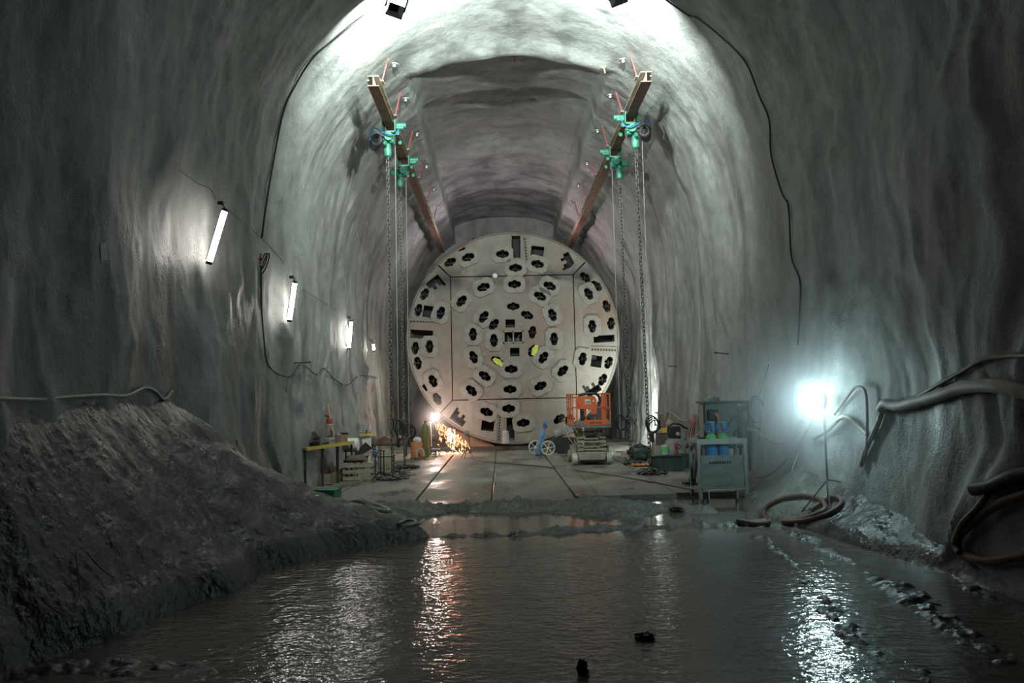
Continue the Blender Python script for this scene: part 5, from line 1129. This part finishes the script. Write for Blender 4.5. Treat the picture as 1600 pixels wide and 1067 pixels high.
# tools hung on a slack rope on the right wall
RW = 24.6
rope = [hit(x, y, 0.10) for x, y in ((1022, 643), (1036, 647), (1051, 643), (1066, 655), (1080, 657), (1092, 650))]
cable('tool_rope', rope, 0.02, 'pale_wood', 'slack pale rope strung on the wall with tools hung from it', 'rope')
for i, (a_, c_, m_, r_, lb) in enumerate((((1036, 648), (1031, 668), 'black_rubber', 0.04, 'black hammer hung from the rope on the wall'), ((1049, 648), (1037, 668), 'red_paint', 0.045, 'red hydraulic hand tool hung at a slant from the rope'), ((1026, 646), (1024, 664), 'grey_paint', 0.03, 'slim grey tool hung at the end of the rope'))):
    p = hit(*a_, 0.16); q = at(*c_, p.y - 0.02); t = thing('hanging_tool', lb, 'tool', q); d = p - q
    b = MB(); b.tube([Vector((0, 0, 0)), d * 0.6], r_, 9); b.build('body', m_, t, True); b = MB(); b.tube([d * 0.6, d], r_ * 0.45, 7); b.build('shank', 'dark_iron', t); b = MB(); b.box((0, 0, 0.0), (r_ * 3.2, r_ * 2, r_ * 2)); b.build('head', m_, t)
p = hit(1052, 661, 0.14); b = MB(); b.box(p, (0.24, 0.03, 0.2), rotm('Y', 0.5)); b.tube([p + Vector((0, 0, 0.1)), p + Vector((0.05, 0.05, 0.42))], 0.012, 6); tag(b.build('hanging_sign', 'pale_wood'), 'small tan board hung by a cord from the rope on the wall', 'board')
for i, xs_ in enumerate((1085, 1089, 1093)):
    pts = [hit(xs_, 648, 0.12), hit(xs_ + 2 - i, 665, 0.16), hit(xs_ - 2, 684, 0.14), hit(xs_ + 1, 696, 0.12)]
    cable('hung_hose', pts, 0.026, ['red_paint', 'tan_hose', 'red_paint'][i], ['red air hose hung on the wall beside the brown one, nearer the tools', 'brown air hose hung between two red ones on the wall', 'red air hose hung on the wall nearer the green cabinet'][i], 'hose')
p = ground(1094, 722); q = hit(1101, 648, 0.1); b = MB(); b.tube([Vector((p.x, p.y, 0.02)), q], 0.035, 8); b.box((p.x, p.y, 0.03), (0.14, 0.14, 0.05)); b.cyl(q, q + Vector((0, 0, 0.08)), 0.05, 8); tag(b.build('pry_bar', 'dark_iron'), 'long dark bar leaning on the wall beside the green cabinet', 'bar')
pts = [hit(1078, 698, 0.1), hit(1086, 690, 0.15), hit(1096, 684, 0.15), hit(1104, 678, 0.12)]; cable('air_duct', pts, 0.07, 'tan_hose', 'short thick tan hose lying against the wall beside the cabinet', 'hose')
g = ground(1040, 718); t = thing('paint_can', 'white can with a bright green label in front of the grey heap', 'can', (g.x - 0.1, g.y - 1.0, 0.50))
gi = ground(1046, 737) + Vector((0, 0.05, 0))
t.location = (at(1040, 712, gi.y + 0.3).x, gi.y + 0.3, 0.505)
b = MB(); b.lathe([(0.12, 0), (0.125, 0.01), (0.125, 0.30), (0.115, 0.31)], 16); b.build('body', 'white_plastic', t, True); b = MB(); b.lathe([(0.127, 0.10), (0.127, 0.26)], 16); b.build('label_band', 'bottle_green', t, True); b = MB(); b.torus((0, 0, 0.31), 0.12, 0.01, 16, 5); b.build('lid_ring', 'bright_steel', t, True)
t = thing('hand_grinder', 'red hand tool standing on the girder before the grey sheet', 'tool', (at(1057, 712, gi.y + 0.35).x, gi.y + 0.35, 0.505))
b = MB(); b.lathe([(0.05, 0), (0.06, 0.03), (0.05, 0.22), (0.07, 0.3), (0.05, 0.40)], 12); b.build('body', 'red_paint', t, True); b = MB(); b.torus((0.06, -0.04, 0.25), 0.07, 0.018, 14, 6, axis=(0, 1, 0)); b.build('guard', 'dark_iron', t, True); b = MB(); b.cyl((0, 0, 0.4), (0, 0, 0.46), 0.02, 8); b.build('spindle', 'bright_steel', t)
g = ground(1001, 720); t = thing('cargo_bag', 'slumped dark green canvas bag on the slab beside the orange mat', 'bag', (g.x + 0.02, g.y + 0.35, 0))
b = MB(); b.lumps((0, 0, 0.26), 0.36, 21, 16, 10, 0.35, (1.25, 0.9, 0.85)); b.v = [(x, y, max(z, 0.0)) for x, y, z in b.v]; b.build('sack', 'dark_green', t, True); b = MB(); b.tube(catmull([(-0.2, -0.15, 0.45), (0, -0.2, 0.62), (0.2, -0.15, 0.48)], 5), 0.02, 6); b.build('strap', 'black_rubber', t, True)
g = ground(1010, 728); n = 14; vs = []; fs = []
for i in range(n + 1):
    for j in range(7): vs.append((g.x - 0.5 + 1.0 * i / n, g.y - 0.25 + 0.6 * j / 6, 0.025 + 0.035 * abs(mnoise.noise(Vector((i * 0.6, j * 0.7, 3)))) + 0.03 * math.sin(i * 1.3) ** 2))
for i in range(n):
    for j in range(6): fs.append((i * 7 + j, (i + 1) * 7 + j, (i + 1) * 7 + j + 1, i * 7 + j + 1))
b = MB(); b.add(vs, fs); o = b.build('floor_mat', 'orange_board', None, True); md = o.modifiers.new('thick', 'SOLIDIFY'); md.thickness = 0.02; tag(o, 'crumpled dull orange mat on the slab under the hanging chain', 'mat')
p0 = ground(1082, 756); p1 = at(1090, 700, p0.y + 0.5); b = MB(); b.tube([p0 + Vector((0, 0, 0.09)), p1], [0.10, 0.05], 12); b.box(p0 + Vector((-0.1, -0.02, 0.03)), (0.34, 0.2, 0.06), rotm('Z', 0.3)); tag(b.build('steel_prop', 'dark_iron', None, True), 'tapered dark steel prop leaning against the bottle rack', 'prop')
g = ground(968, 709); t = thing('white_valve', 'white plastic fitting on the floor behind the orange lift', 'fitting', (at(957, 700, 31.4).x, 31.4, 0))
b = MB(); b.lathe([(0.16, 0), (0.17, 0.05), (0.09, 0.12), (0.08, 0.32), (0.10, 0.34)], 14); b.build('body', 'white_plastic', t, True); b = MB(); b.box((0.14, -0.06, 0.05), (0.34, 0.12, 0.10), rotm('Z', 0.4)); b.build('elbow', 'white_plastic', t)

# ------------------------------------------------------------------ hoses and cables on the right wall
hose_px('rubber_pipe', [(1625, 616), (1575, 606), (1520, 604), (1485, 615), (1450, 626), (1415, 634), (1394, 630), (1386, 640)], 0.092, 'pipe_plastic', 'thick grey-brown pipe slung along the dark wall with a bent end', 0.10, n=14)
hose_px('rubber_pipe', [(1384, 640), (1378, 660), (1366, 684), (1356, 705), (1350, 728)], 0.045, 'tan_hose', 'narrow hose hanging down from the bent end of the thick pipe', 0.06)
hose_px('rubber_hose', [(1625, 556), (1580, 557), (1540, 562), (1505, 582), (1470, 602), (1445, 616), (1425, 624)], 0.034, 'rust_hose', 'thin reddish hose running above the thick pipe on the dark wall', 0.05)
hose_px('rubber_hose', [(1625, 768), (1575, 785), (1538, 805), (1512, 835), (1506, 855), (1525, 868), (1560, 875), (1625, 866)], 0.06, 'rust_hose', 'big rusty hose loop lying at the foot of the dark wall', 0.10, n=12)
hose_px('rubber_hose', [(1560, 772), (1540, 790), (1522, 815), (1508, 845), (1518, 862)], 0.045, 'rust_hose', 'second strand of rusty hose beside the big loop', 0.16, n=10)
hose_px('rubber_hose', [(1625, 735), (1590, 742), (1560, 758), (1535, 768)], 0.09, 'black_rubber', 'thick black hose end above the big rusty loop', 0.10, n=12)
hose_px('rubber_hose', [(1172, 669), (1190, 674), (1200, 683), (1218, 691), (1236, 689), (1250, 676), (1262, 655)], 0.05, 'tan_hose', 'tan hose sagging on the wall between the cabinet and the work lamp', 0.12)
hose_px('rubber_hose', [(1278, 686), (1300, 672), (1318, 652), (1332, 650), (1348, 665), (1362, 678)], 0.04, 'tan_hose', 'tan hose arched over the wall ridge beyond the work lamp', 0.08)
hose_px('rubber_hose', [(1312, 648), (1335, 615), (1348, 605), (1360, 612), (1363, 650), (1363, 690), (1361, 712)], 0.026, 'rust_hose', 'thin reddish hose looped high on the wall beyond the work lamp', 0.10)
hose_px('power_cable', [(1184, 752), (1205, 745), (1228, 728), (1250, 700), (1268, 670)], 0.02, 'rust_hose', 'dark red cable slanting up from behind the rack to the work lamp', 0.10, 'cable')
hose_px('power_cable', [(1242, 742), (1256, 705), (1270, 672), (1279, 650)], 0.014, 'tan_hose', 'pale thin cable slanting up the wall to the work lamp', 0.12, 'cable')
hose_px('power_cable', [(1205, 570), (1196, 600), (1190, 622), (1192, 660), (1188, 690)], 0.013, 'black_rubber', 'black cable dropping down the wall to the hanging coil', 0.06, 'cable')
p = hit(1190, 640, 0.14); t = thing('cable_coil', 'thin black cable coil hung on the wall beside the green cabinet', 'cable', p)
for i, (R_, sx, dz) in enumerate(((0.34, 0.55, 0.0), (0.30, 0.6, -0.04), (0.40, 0.45, -0.08))): b = MB(); b.torus((0.03 * i, -0.02 * i, dz), R_, 0.013, 26, 6, axis=(0.8, 1, 0), sx=1.0); b.v = [(x * sx, y * sx, z) for x, y, z in b.v]; b.build('loop', 'black_rubber', t, True)
b = MB(); b.cyl((0.05, 0.06, 0.3), (-0.05, -0.08, 0.32), 0.015, 6); b.build('hook', 'dark_iron', t)
hose_px('floor_hose', [(1150, 816), (1180, 819), (1200, 817), (1196, 806), (1203, 792), (1228, 781), (1258, 777), (1282, 782), (1292, 796), (1280, 806), (1255, 813), (1225, 818), (1262, 815), (1295, 806), (1316, 790), (1310, 779), (1290, 786), (1268, 800)], 0.045, 'rust_hose', 'brown hose coiled on the mud below the work lamp', 0.05)

# ------------------------------------------------------------------ clods in the pool
for i, (px, py, r_, lb) in enumerate(((1008, 998, 0.07, 'flat black clod breaking the surface of the open water'), (911, 1052, 0.075, 'upright black clod standing in the shallow water'), (1060, 800, 0.13, 'lumpy grey clod in the still pool before the rack'))):
    g = ground(px, py, WZ); b = MB(); b.lumps((g.x, g.y, WZ + r_ * 0.35), r_, 30 + i, 14, 9, 0.7, [(1.5, 0.8, 0.6), (0.75, 0.6, 1.3), (1.4, 0.8, 0.6)][i], 3.0); tag(b.build('mud_clod', 'mud', None, True), lb, 'clod')
